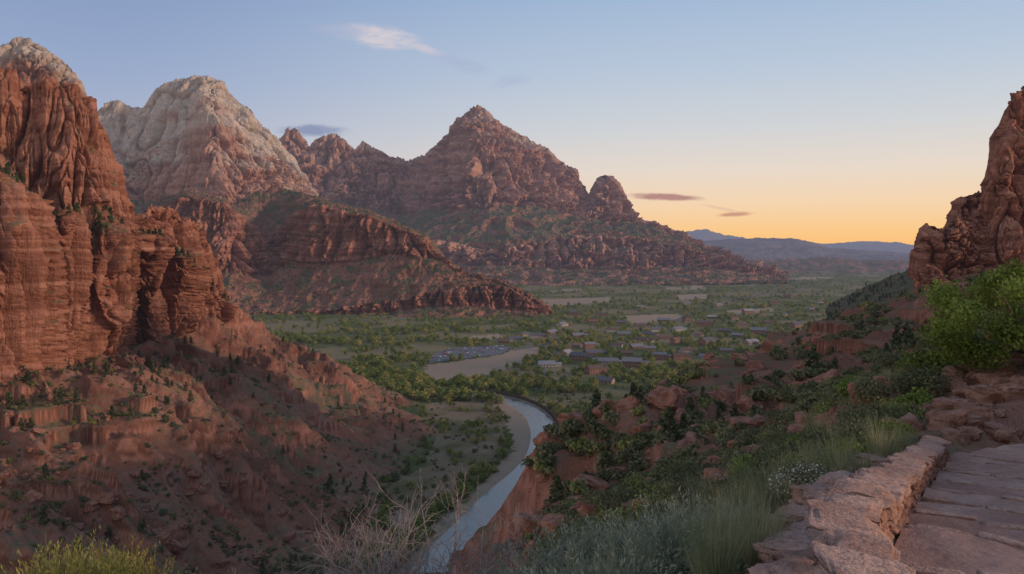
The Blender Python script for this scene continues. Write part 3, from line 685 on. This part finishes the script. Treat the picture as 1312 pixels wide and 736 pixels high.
C_cot=coll('cottonwoods',[broadleaf(i,380,0.48,0.85+0.3*(i%3)/2).make('cottonwood_%d'%i,[M_bark,M_cot],tone=0.4) for i in range(8)])
C_con=coll('junipers',[conifer(i,240).make('juniper_%d'%i,[M_bark,M_con],tone=1.0) for i in range(5)])
C_scr=coll('scrubs',[shrub(i).make('scrub_%d'%i,[M_bark,M_scr],tone=2.0) for i in range(6)])
C_rock=coll('rocks',[addmesh('rock_%d'%i,*rock(i,3,0.55,0.25),[M_bld],False,link=False) for i in range(6)])
# ---------------- village
hpx=[(735,446),(742,462),(776,466),(803,455),(832,449),(866,441),(893,431),(926,426),(962,441),(902,418),(868,424),(850,412),(776,491),(762,479),(688,433),(706,428),(822,438),(846,461),(951,419),(984,415),(1004,405),(958,402),(783,425),(740,432),(800,430),(905,442),(880,452),(930,452),(1040,398),(990,390),(720,418),(760,414),(820,420),(1020,420),(700,470),(860,398),(920,392),(810,470),
 (660,437),(646,440),(672,431),(755,447),(790,445),(815,447),(850,435),(880,412),(838,425),(912,408),(940,410),(972,428),(1000,432),(795,415),(770,405),(735,404),(880,390),(950,385),(820,395),(1010,382),(1050,388),(760,455),(725,455),(870,462),(905,460),(945,432),(830,430)]
HP=[unz(a,b)[:2] for a,b in hpx]
def hm(name,c,sc=2.0): return simple(name,tuple(v*0.8 for v in c),c,sc,0.8)
WM=[hm('stucco_tan',(0.36,0.28,0.21)),hm('stucco_red',(0.28,0.17,0.125)),hm('wall_white',(0.42,0.39,0.35)),hm('wall_brown',(0.2,0.14,0.10))]
RM=[hm('roof_brown',(0.16,0.115,0.095)),hm('roof_grey',(0.22,0.22,0.23)),hm('roof_slate',(0.14,0.14,0.155)),hm('roof_light',(0.33,0.32,0.32)),hm('roof_rust',(0.21,0.125,0.095))]
M_gl=simple('window_glass',(0.03,0.035,0.045),(0.05,0.055,0.07),1,0.15,spec=0.6);M_dr=hm('door_wood',(0.12,0.06,0.04))
def boxvf(x0,x1,y0,y1,z0,z1):
    V=np.array([(x,y,z) for z in (z0,z1) for x,y in ((x0,y0),(x1,y0),(x1,y1),(x0,y1))],float)
    return V,np.array([(3,2,1,0),(4,5,6,7),(0,1,5,4),(1,2,6,5),(2,3,7,6),(3,0,4,7)])
def house(x,y,w_,d_,h_,rot,wm,rm,k):
    e=bpy.data.objects.new('village_house',None);scene.collection.objects.link(e);e.location=(x,y,Hs(x,y)-0.1);e.rotation_euler=(0,0,rot)
    A=Acc();A.add(boxvf(-w_/2,w_/2,-d_/2,d_/2,0,h_))
    wing=k%3!=0
    if wing: A.add(boxvf(w_/2+0.01,w_/2+w_*.4,-d_*.35,d_*.3,0,h_*.8))
    rh=d_*0.26
    V=np.array([(sx*w_/2*0.998,-d_/2,h_) for sx in(-1,1)]+[(sx*w_/2*0.998,d_/2,h_) for sx in(-1,1)]+[(sx*w_/2*0.998,0,h_+rh) for sx in (-1,1)],float)
    A.make('walls',[wm],True,parent=e)
    addmesh('gables',V,[(0,2,4),(1,5,3)],[wm],parent=e)
    R=Acc();o=0.7;t=0.22
    def roof(cx,cy,w2,d2,h0,rh):
        for s in(-1,1):
            V=np.array([(cx-w2/2-o,cy+s*(d2/2+o),h0-o*rh/(d2/2)),(cx+w2/2+o,cy+s*(d2/2+o),h0-o*rh/(d2/2)),(cx+w2/2+o,cy,h0+rh),(cx-w2/2-o,cy,h0+rh)],float)
            V=np.concatenate([V+[0,0,0.03],V+[0,0,t]]);R.add((V,np.array([(3,2,1,0),(4,5,6,7),(0,1,5,4),(1,2,6,5),(2,3,7,6),(3,0,4,7)])))
    roof(0,0,w_,d_,h_,rh)
    if wing: roof(w_/2+w_*.2,-d_*.025,w_*.4,d_*.65,h_*.8,d_*.13)
    R.make('roof',[rm],True,parent=e)
    Wn=Acc();nw=max(2,int(w_/3.2))
    for s in (-1,1):
        for q in range(nw):
            if s<0 and q==nw//2: continue
            cx=-w_/2+(q+.5)*w_/nw
            for fz in range(max(1,int(h_/2.9))):
                Wn.add(boxvf(cx-.6,cx+.6,s*d_/2-0.06,s*d_/2+0.06,1.0+2.8*fz,2.2+2.8*fz))
        Wn.add(boxvf(s*w_/2-0.06,s*w_/2+0.06,-1.5,-0.3,1.0,2.2))
    Wn.make('windows',[M_gl],True,parent=e)
    D=Acc();cx=-w_/2+(nw//2+.5)*w_/nw;D.add(boxvf(cx-.5,cx+.5,-d_/2-0.08,-d_/2+0.05,0.02,2.15));D.make('door',[M_dr],True,parent=e)
    if k%2==0:
        c=Acc();c.add(boxvf(w_*.2,w_*.2+1,d_*.1,d_*.1+1,h_,h_+rh+1.2));c.make('chimney',[wm],True,parent=e)
rk=[0,2,1,0,1,4,0,2,3,0,1,1,2]
for k,(hx,hy) in enumerate(HP):
    sc_=0.85+0.5*random.random()
    house(hx,hy,16*sc_*(1.5 if k in(0,2,9,14,15) else 1),10*sc_,3.4+ (3.0 if k%4==1 else 0),random.uniform(-0.6,0.6)+(1.2 if k%5==0 else 0),WM[k%4],RM[rk[k%13]],k)
def polysheet(name,P,dz,mat):
    V=[(x,y,0.55+dz) for x,y in P];return addmesh(name,V,[list(range(len(P)))],[mat])
M_as=simple('asphalt',(0.12,0.12,0.125),(0.19,0.19,0.195),0.3,0.9)
M_pt=simple('painted_line',(0.5,0.5,0.48),(0.65,0.65,0.62),2)
lot=polysheet('parking_lot',LOT,0.06,M_as)
def road(px,hw,name):
    P=chaik(np.array([unz(a,b)[:2] for a,b in px]),2);o=strip(P,hw,0.0,name,M_as,3)
    V=np.empty(len(o.data.vertices)*3,np.float32);o.data.vertices.foreach_get('co',V);V=V.reshape(-1,3);V[:,2]=H(V[:,0],V[:,1])+0.35;o.data.vertices.foreach_set('co',V.ravel());o.data.update()
road([(700,500),(690,470),(705,452),(760,438),(820,428),(880,405),(930,388),(1000,372),(1080,362)],4.0,'valley_road')
road([(657,449),(700,441),(757,437.5)],3.5,'village_street')
B=Acc();cars=[]
d1=(np.array(unz(640,443.5)[:2])-np.array(unz(577,447.5)[:2]));L1=np.linalg.norm(d1);d1/=L1;d2=np.array([d1[1],-d1[0]])
o1=np.array(unz(577,448)[:2])
for row in range(8):
    for q in range(60):
        p=o1+d2*(4+row*15)+d1*(q*3.0-60)
        pp=[p,p+d1*0.25,p+d1*0.25+d2*5,p+d2*5]
        if all(inpoly(np.array([v[0]]),np.array([v[1]]),LOT)[0] for v in pp):
            B.add((np.array([(v[0],v[1],0.62) for v in pp]),np.array([(3,2,1,0)])))
            if random.random()<0.25: cars.append(p+d1*1.5+d2*2.5)
B.make('parking_lines',[M_pt],True)
def car(i,col):
    A=Acc();sec=[(-2.2,0.35,0.75,0.80),(-2.1,0.3,0.92,0.86),(-1.1,0.28,1.0,0.9),(-0.6,0.28,1.42,0.74),(0.9,0.28,1.45,0.74),(1.7,0.28,1.02,0.88),(2.15,0.32,0.95,0.84),(2.25,0.4,0.7,0.8)]
    V=[];
    for (y,z0,z1,hw) in sec: V+= [(-hw*1.05,y,z0),(-0.9,y,min(z1,0.85)),(-hw*.85,y,z1),(hw*.85,y,z1),(0.9,y,min(z1,0.85)),(hw*1.05,y,z0)]
    i_=np.arange(len(V)).reshape(len(sec),6);j=np.roll(i_,-1,axis=1)
    A.add((np.array(V,float),np.stack([i_[:-1],j[:-1],j[1:],i_[1:]],-1).reshape(-1,4)),0)
    for x in(-.85,.85):
        for y in(-1.35,1.4):
            V_,F_=tube([(x-.1,y,.33),(x+.1,y,.33)],[.33,.33],10);A.add((V_,F_),1)
    return A.make('car_%d'%i,[simple('car_paint_%d'%i,col,col,1,0.35,spec=0.5),M_gl])
C_car=coll('cars',[car(i,c) for i,c in enumerate([(0.35,0.35,0.35),(0.08,0.08,0.09),(0.3,0.05,0.04),(0.2,0.22,0.25),(0.5,0.5,0.48)])])
ang=math.atan2(d2[1],d2[0])-math.pi/2
scatter('parked_cars',[(c[0],c[1],0.63) for c in cars],np.ones(len(cars)),C_car,rot=ang)
T=np.gradient(RV,axis=0);T/=np.linalg.norm(T,axis=1)[:,None];NR=np.stack([T[:,1],-T[:,0]],1)
sel=[i for i in range(len(RV)) if 395<RV[i,1]<720 and RV[i,0]>-45 and RV[i,1]>520]
E=RV[sel]+NR[sel]*(RHW+2.5)
V=[]
for (x,y),nn in zip(E,NR[sel]):
    for o,z in((-0.6,-2.5),(-0.3,1.6),(1.0,1.7),(2.6,0.2)): V.append((x+nn[0]*o,y+nn[1]*o,z))
addmesh('stone_embankment',V,gridfaces(len(E),4),[simple('riprap',(0.05,0.04,0.035),(0.14,0.10,0.08),0.8,0.95,0.3)])
# ---------------- scatter trees in the valley
def keep_valley(x,y):
    z=H(x,y);k=z<2.0
    k&=pdist(x,y,RV)>RHW+5
    for q in [FIELD,LOT,SAND]+PALE+[LAWN]: k&=~inpoly(x,y,q)
    for h in HP:
        d=np.hypot(x-h[0],y-h[1]);u=np.array([-h[0],-h[1]]);u=u/np.linalg.norm(u)
        fr=(x-h[0])*u[0]+(y-h[1])*u[1];sd_=np.abs((x-h[0])*u[1]-(y-h[1])*u[0])
        k&=~((d<13)|((fr>0)&(fr<46)&(sd_<8)))
    return k,z
n=30000
px=rs.uniform(330,1230,n);py=352+(rs.rand(n)**1.12)*390
v=unz(px,py);x,y=v[:,0],v[:,1]
k,z=keep_valley(x,y)
dr=pdist(x,y,RV);fl=inpoly(x,y,FLAT)
cl=fbm2(x/70,y/70,2)+0.3*pn2(x/300,y/300)
op=fbm2(x/150,y/150,3)
pr=np.where(py>505,np.where(dr<26,0.42,np.where(cl>0.2,0.2,0.05)),np.where(cl>-0.25,0.8,0.12)*np.where(op>0.3,0.3,1.0))
pr=np.where(fl&(dr>22),np.where(cl>0.15,0.16,0.02),pr);pr=np.where((py<515)&(py>480)&(px<640),0.9,pr)
k&=rs.rand(n)<pr
x,y,z,py_,dr=x[k],y[k],z[k],py[k],dr[k]
s=0.45+0.6*rs.rand(len(x))
s*=np.where(py_>520,np.where(dr<45,0.8,0.6),1.0)
s*=np.where(py_<400,1.15,1.0)
scatter('cottonwood_trees',np.stack([x,y,z-0.2],1),np.stack([s*1.15,s*1.15,s],1),C_cot)
print('valley trees',len(x))
n=9000
px=rs.uniform(400,800,n);py=rs.uniform(495,740,n);v=unz(px,py);x,y=v[:,0],v[:,1];k,z=keep_valley(x,y)
dr=pdist(x,y,RV);fl=inpoly(x,y,FLAT);cl=sst(-0.1,0.5,fbm2(x/22,y/22,3));k&=rs.rand(n)<np.where(fl&(dr>25),0.02+0.4*cl,np.where(dr<50,0.5,0.25))
s=0.7+2.6*rs.rand(k.sum())**2;scatter('riverside_shrubs',np.stack([x[k],y[k],z[k]],1),s,C_scr)
def slope_pts(n,pxr,dr_,f):
    px=rs.uniform(*pxr,n);d=np.exp(rs.uniform(math.log(dr_[0]),math.log(dr_[1]),n));x=(px-CX)/F*d;y=d;z=H(x,y)
    e=1.0;zx=H(x+e,y);zy=H(x,y+e);sl=np.hypot(zx-z,zy-z)/e
    k=f(x,y,z,sl);return x[k],y[k],z[k]
x,y,z=slope_pts(24000,(-150,640),(150,700),lambda x,y,z,sl:(z>1.5)&(z<112)&(sl<1.1)&(rs.rand(len(x))<sst(-0.4,0.5,fbm2(x/30,y/30,3))*0.85+0.1))
scatter('slope_scrub',np.stack([x,y,z],1),0.4+1.5*rs.rand(len(x))**1.6,C_scr)
x,y,z=slope_pts(3800,(-150,600),(190,650),lambda x,y,z,sl:(z>4)&(z<112)&(sl<0.95)&(rs.rand(len(x))<sst(-0.1,0.7,fbm2(x/45+3,y/45,2))*0.5+0.02+0.35*(z>52)))
s=0.35+0.85*rs.rand(len(x))**1.3;scatter('juniper_trees',np.stack([x,y,z],1),s,C_con)
x,y,z=slope_pts(6000,(-150,620),(150,650),lambda x,y,z,sl:(z>2.5)&(z<112)&(rs.rand(len(x))<sst(-0.3,0.5,fbm2(x/20+9,y/20,2))))
s=rs.rand(len(x))**4*2.8+0.25;scatter('slope_boulders',np.stack([x,y,z],1),np.stack([s,s*.8,s*.6],1),C_rock,tilt=0.3)
def rr_f(x,y,z,sl): return (z>60)&(pdist(x,y,PCN)>2.4)
x,y,z=slope_pts(8000,(660,1330),(24,330),lambda x,y,z,sl:rr_f(x,y,z,sl)&(sl<1.2)&(rs.rand(len(x))<sst(-0.3,0.5,fbm2(x/16,y/16,2))*0.75+0.08))
s=rs.uniform(0.35,1.4,len(x))*np.clip(np.hypot(x,y)/60,0.6,1.4);scatter('hillside_scrub',np.stack([x,y,z],1),s,C_scr)
x,y,z=slope_pts(1300,(700,1330),(70,330),lambda x,y,z,sl:rr_f(x,y,z,sl)&(sl<1.1)&(rs.rand(len(x))<sst(-0.1,0.6,pn2(x/22+3,y/22))*0.3+0.03))
s=rs.uniform(0.25,0.7,len(x));scatter('hillside_junipers',np.stack([x,y,z],1),s,C_con)
x,y,z=slope_pts(3200,(660,1330),(20,300),lambda x,y,z,sl:rr_f(x,y,z,sl)&(rs.rand(len(x))<0.6))
s=(rs.rand(len(x))**4*1.5+0.1)*np.clip(np.hypot(x,y)/70,0.3,1.4);scatter('hillside_boulders',np.stack([x,y,z],1),np.stack([s*1.2,s*.9,s*.7],1),C_rock,tilt=0.25)
def loft_pts(nm,n,h0):
    P,C,Ve=LOFTS[nm];m_=((C<0.45)&(Ve>h0)).ravel();Q=P.reshape(-1,3)[m_];q=Q[rs.randint(0,len(Q),n)];return q
for nm,n,s0,h0 in(('red_mesa',1700,0.75,0.4),('sandstone_dome',500,1.5,0.5),('peak_mountain',2500,1.4,0.5),('scrub_hill',500,0.7,0.5)):
    q=loft_pts(nm,n,h0);k=q[:,2]>-3;q=q[k];scatter(nm+'_junipers',q,s0*rs.uniform(0.5,1.4,len(q)),C_con)
q=loft_pts('red_cliff',240,0.5);scatter('cliff_junipers',q,rs.uniform(0.4,1.0,len(q)),C_con)
# ---------------- foreground: path
m=M('path_sandstone');p=m.pos()
n1=m.noise(m.sc(p,(1.1,)*3),1.0,5,0.62,0.4);n2=m.noise(m.sc(p,(16,)*3),1.0,5,0.75)
c=m.mix(m.mr(n1,0.32,0.68),(0.31,0.18,0.14),(0.48,0.32,0.255));c=m.mix(m.ma('MULTIPLY',m.mr(n2,0.5,0.70),0.55),c,(0.23,0.13,0.105));c=m.mix(m.ma('MULTIPLY',m.mr(n2,0.45,0.25),0.5),c,(0.55,0.41,0.33))
M_path=m.out(m.bsdf(c,0.92,m.bump(m.ma('ADD',m.ma('MULTIPLY',n2,0.5),m.ma('MULTIPLY',n1,1.6)),1.0,0.05),0.15),False)
seg=np.concatenate([[0],np.cumsum(np.hypot(*np.diff(PL[:,:2],axis=0).T))])
def PLat(s): return np.array([np.interp(s,seg,PL[:,i]) for i in range(3)])
def frame(s):
    p0=PLat(s);tg=PLat(s+0.5)-PLat(s-0.5);tg[2]=0;tg/=np.linalg.norm(tg);return p0,tg,np.array([tg[1],-tg[0],0])
def rockgeo(i,loc,sc,rz,tilt,sub,sq,am,fr,chop):
    V,Fc=rock(i,sub,sq,am,fr,chop);V=V*np.array(sc)
    cz,sz=math.cos(rz),math.sin(rz);x_=V[:,0]*cz-V[:,1]*sz;y_=V[:,0]*sz+V[:,1]*cz;z_=V[:,2]+x_*tilt
    return np.stack([x_+loc[0],y_+loc[1],z_+loc[2]],1),Fc
def putrock(par,name,i,loc,sc,rz,tilt,mat,sub=4,sq=0.35,am=0.12,fr=1.0,chop=7):
    V,Fc=rockgeo(i,loc,sc,rz,tilt,sub,sq,am,fr,chop)
    return addmesh(name,V,Fc,[mat],True,parent=par)
st_e=bpy.data.objects.new('stone_stairs',None);scene.collection.objects.link(st_e)
s=0.0;k=0;W_=2.6;wprev=np.zeros(61)
while s<seg[-1]-1.0:
    Ls=0.95+0.35*random.random();s1=min(s+Ls,seg[-1]);zt=PLat(s1)[2]+0.06;za=PLat(s)[2]-0.02
    nw=60;oo=np.linspace(0,W_,nw+1)
    wn=0.26*np.array(pn2(oo*0.55+k*3.3,oo*0+k))+0.05*np.array(pn2(oo*2.3+k*3.3,oo*0+k))+0.015*np.array(pn2(oo*8+k*7,oo*0))
    G=[]
    prof=[(0,-0.12,0)]+[(u,0,0) for u in np.linspace(0,0.96,13)]+[(0.99,-0.004,1),(0.998,-0.02,1),(1.0,-0.1,1),(0.998,-0.4,1)]
    for (u,dz_,nos) in prof:
        row=[];p0,tg,nr=frame(s+(s1-s)*u)
        for j in range(nw+1):
            q=p0+nr*oo[j]+tg*(wprev[j]*(1-u)+wn[j]*u)
            q[2]=zt+(za-zt)*0.3*(1-u)+dz_+0.025*float(pn2(q[0]*1.3,q[1]*1.3))+0.010*float(pn2(q[0]*5,q[1]*5));row.append(q)
        G.append(row)
    G=np.array(G)
    addmesh('tread_%d'%k,G,gridfaces(*G.shape[:2]),[M_path],False,parent=st_e)
    # stone edging set into the lip of the step
    E_=Acc();o=0.02;j=0
    while o<W_-0.05:
        l=random.uniform(0.14,0.34);oc_=o+l;p0,tg,nr=frame(s1);wv=np.interp(oc_,oo,wn);w2=np.interp(oc_+0.1,oo,wn)
        q=p0+nr*oc_+tg*(wv-0.055);dirv=nr+tg*(w2-wv)/0.1
        zq=zt+0.025*float(pn2(q[0]*1.3,q[1]*1.3))
        E_.add(rockgeo(2000+k*20+j,(q[0],q[1],zq-0.032+random.uniform(-.004,.004)),(l*0.985,0.05,0.05),math.atan2(dirv[1],dirv[0]),0,3,0.25,0.12,1.2,3));o+=2*l;j+=1
    E_.make('edging_%d'%k,[M_st2],True,True,st_e)
    s=s1;k+=1;wprev=wn
wl=bpy.data.objects.new('stone_wall',None);scene.collection.objects.link(wl)
k=0
for c_ in range(3):
    s=0.3+0.07*c_
    while s<11.8:
        l=random.uniform(0.08,0.17);p0,tg,nr=frame(s+l);rz=math.atan2(tg[1],tg[0])
        off=-0.13+random.uniform(-0.012,0.012)
        putrock(wl,'stone_%d'%k,k,(p0[0]+nr[0]*off,p0[1]+nr[1]*off,p0[2]+0.03+0.088*c_),(l*1.0,0.12,0.045),rz+random.uniform(-.04,.04),random.uniform(-.04,.04)-0.12,M_st,4,0.28,0.10,1.0,4);k+=1
        s+=l*2
s=0.3
while s<11.8:
    l=random.uniform(0.16,0.34);p0,tg,nr=frame(s+l);rz=math.atan2(tg[1],tg[0])
    putrock(wl,'cap_%d'%k,k,(p0[0]+nr[0]*-.17,p0[1]+nr[1]*-.17,p0[2]+0.285),(l*1.0,0.17,0.028),rz+random.uniform(-.05,.05),random.uniform(-.03,.03)-0.14,M_st2,5,0.28,0.14,1.2,5);k+=1
    s+=l*2
i=0
for (px,d,sx,sy,sz) in [(1062,4.9,.34,.26,.10),(1030,5.5,.30,.25,.09),(1080,5.9,.34,.26,.12),(1045,6.5,.3,.28,.1),(1092,7.2,.42,.26,.13),(1055,7.6,.36,.3,.1),(1110,8.6,.42,.28,.16),(1080,8.8,.36,.3,.12),(1130,10.2,.42,.3,.2),(1020,8.2,.35,.28,.1),(1095,10.4,.4,.3,.14),(1030,4.5,.25,.25,.1),(1160,11.8,.45,.3,.2),(1060,10.0,.35,.3,.12),(985,7.0,.22,.18,.08),(1010,6.4,.2,.2,.09),(1130,12.4,.4,.3,.18),(1090,12.5,.35,.25,.15)]:
    x_=(px-CX)/F*d;y_=d;putrock(None,'sandstone_slab',600+i,(x_,y_,Hs(x_,y_)+sz*0.45),(sx,sy,sz),random.uniform(0,3),random.uniform(-.12,.12),M_st2,5,0.36,0.22,1.4);i+=1
for q in range(80):
    px=random.uniform(1165,1330);d=random.uniform(15.0,22);x_=(px-CX)/F*d;y_=d
    if pdist(np.array([x_]),np.array([y_]),PCN)[0]<1.6: continue
    sx=random.uniform(.12,.45);putrock(None,'bank_rock',700+q,(x_,y_,Hs(x_,y_)+0.02),(sx,sx*.8,sx*random.uniform(.4,.8)),random.uniform(0,3),random.uniform(-.2,.2),M_st,4,0.38,0.32,1.4,9)
# ---------------- foreground plants
C_sage=coll('sage',[stems(i,280,0.80,0.024,18,1.25).make('sage_%d'%i,[M_sage,M_sage],tone=3.0) for i in range(3)])
C_tuft=coll('tufts',[tuft(i,330,0.8,wd=0.0048,lean=0.55,base=0.16).make('tuft_%d'%i,[M_grass],tone=4.0) for i in range(3)])
C_fine=coll('fscrub',[shrub(20+i,1800,0.030).make('fine_shrub_%d'%i,[M_bark,M_scr],tone=2.5) for i in range(3)])
C_fgreen=coll('gscrub',[shrub(30+i,1800,0.034).make('green_shrub_%d'%i,[M_bark,M_green],tone=2.5) for i in range(2)])
C_fyel=coll('yscrub',[stems(50+i,180,0.8,0.024,14,0.9).make('yellow_brush_%d'%i,[M_yel,M_yel],tone=3.0) for i in range(2)])
def place(name,lst,c):
    P=[];S=[]
    for px,d,s_ in lst:
        x_=(px-CX)/F*d;P.append((x_,d,Hs(x_,d)-0.03));S.append(s_)
    return scatter(name,P,np.array(S),c,tilt=0.06)
L=[(690,6.4,1.05),(750,6.0,1.15),(810,6.3,1.1),(860,5.8,1.0),(720,7.6,1.15),(780,7.8,1.25),(840,7.4,1.2),(895,6.8,1.1),(870,8.5,1.2),(660,7.2,.85),(700,5.4,.85),(790,5.2,.9),(910,9.2,1.1),(810,9.0,1.15),(745,9.2,1.15),(945,7.4,.85),(640,8.6,.8),(960,9.5,.8)]
place('sagebrush',L,C_sage)
L=[(915,6.0,.85),(945,6.4,.9),(970,5.8,.75),(985,6.6,.7),(920,5.1,.7),(965,5.0,.6),(1000,5.6,.5),(950,9,.9)]
for q in range(90):
    L.append((random.uniform(880,1165),random.uniform(11,26),random.uniform(.6,1.15)))
L=[l for l in L if pdist(np.array([(l[0]-CX)/F*l[1]]),np.array([l[1]]),PCN)[0]>2.0]
place('bunch_grass',L,C_tuft)
L=[]
for q in range(280):
    px=random.uniform(720,1225);d=random.uniform(12,60)
    if pdist(np.array([(px-CX)/F*d]),np.array([d]),PCN)[0]<2.6: continue
    L.append((px,d,random.uniform(.4,1.1)*(0.8+d/60)))
place('hillside_shrubs',L,C_fine)
place('green_bush',[(1086,14,.8),(1140,15.5,.65),(1165,19,.9),(1040,21,.9),(1110,24,1.0),(1182,22,1.1),(980,17,.8),(1010,30,1.3),(930,26,1.0)],C_fgreen)
place('yellow_brush',[(20,9.6,1.3),(70,9.4,1.4),(120,9.8,1.3),(160,9.2,1.1),(-20,9.0,1.4),(95,8.8,1.3),(45,8.4,1.3),(190,9.0,.9),(540,12,.6),(600,12.6,.6)],C_fyel)
M_wf=leafmat('white_flowers',(0.6,0.6,0.55),(0.7,0.7,0.65),None,0.3,False)
A=shrub(77,2600,0.022,0.9,0.6);rr=np.random.RandomState(5);d=rr.normal(size=(420,3));d/=np.linalg.norm(d,axis=1)[:,None];d[:,2]=np.abs(d[:,2]);P=d*np.array([.62,.62,.42])*(0.8+0.35*rr.rand(420))[:,None]+[0,0,.28]
A.add(quads(P,0.016,rng=rr),2);ob=A.make('flowering_shrub',[M_bark,M_scr,M_wf],True,tone=2.0);x_=(1040-CX)/F*11.2;ob.location=(x_,11.2,Hs(x_,11.2)-.02);ob.scale=(.8,.8,.8)
def bare(seed,h):
    r=np.random.RandomState(seed);A=Acc()
    def br(p,d,L,rad,lev):
        pts=[p];q=p.copy();dd=d.copy()
        for i in range(4):
            dd=dd+r.randn(3)*0.16;dd/=np.linalg.norm(dd);q=q+dd*L/4;pts.append(q.copy())
        A.add(tube(pts,np.linspace(rad,rad*0.55,5),4),0)
        if lev>0:
            for j in range(r.randint(2,5)):
                k=r.randint(1,5);nd=dd+r.randn(3)*0.55;nd[2]+=0.15;nd/=np.linalg.norm(nd);br(pts[k],nd,L*(0.55+0.2*r.rand()),rad*0.6,lev-1)
    for j in range(10):
        a=r.rand()*6.28;d=np.array([math.cos(a)*.7,math.sin(a)*.7,0.8]);d/=np.linalg.norm(d);br(np.array([0,0,0.]),d,h*0.6,0.012,3)
    return A
M_tw=simple('grey_twigs',(0.18,0.15,0.135),(0.34,0.29,0.27),20,0.9,haze=False)
for (px,d,h) in[(450,7.4,1.35),(520,7.0,1.45),(590,7.2,1.4),(640,7.6,1.2),(490,8.4,1.5)]:
    ob=bare(int(px),h).make('bare_shrub',[M_tw],True);x_=(px-CX)/F*d;ob.location=(x_,d,Hs(x_,d)-.02)
# leafy tree at right
r=np.random.RandomState(9);A=Acc()
base=np.array([12.9,20.0,0]);base[2]=Hs(12.9,20.0)
A.add(tube([(0,0,-.2),(0.1,0,.6),(-.1,.1,1.2),(0,0,2.0)],[.16,.13,.1,.05],8),0)
lob=[]
for q in range(44):
    a=r.rand()*6.28;R=2.5*r.rand()**.6;z=0.1+2.55*r.rand()*(1-0.25*R/2.5)
    lob.append((R*math.cos(a),R*math.sin(a)*.9,z,.34+.3*r.rand(),.8))
    A.add(tube([(0,0,.3+.3*r.rand()),(R*.5*math.cos(a),R*.5*math.sin(a),z*.6+.2),(R*math.cos(a),R*math.sin(a)*.9,z)],[.045,.03,.008],4),0)
A.add(crown(lob,32000,0.036,0.3,r),1)
ob=A.make('leafy_tree',[M_bark,M_green],True,tone=1.2);ob.location=base
place('juniper_bush',[(1185,30,1.5),(1205,27,1.3),(1170,36,1.7),(1225,25,1.2)],coll('jb',[shrub(60+i,2800,0.03,0.9,1.0).make('jbush_%d'%i,[M_bark,M_con],tone=2.0) for i in range(2)]))
print('done')
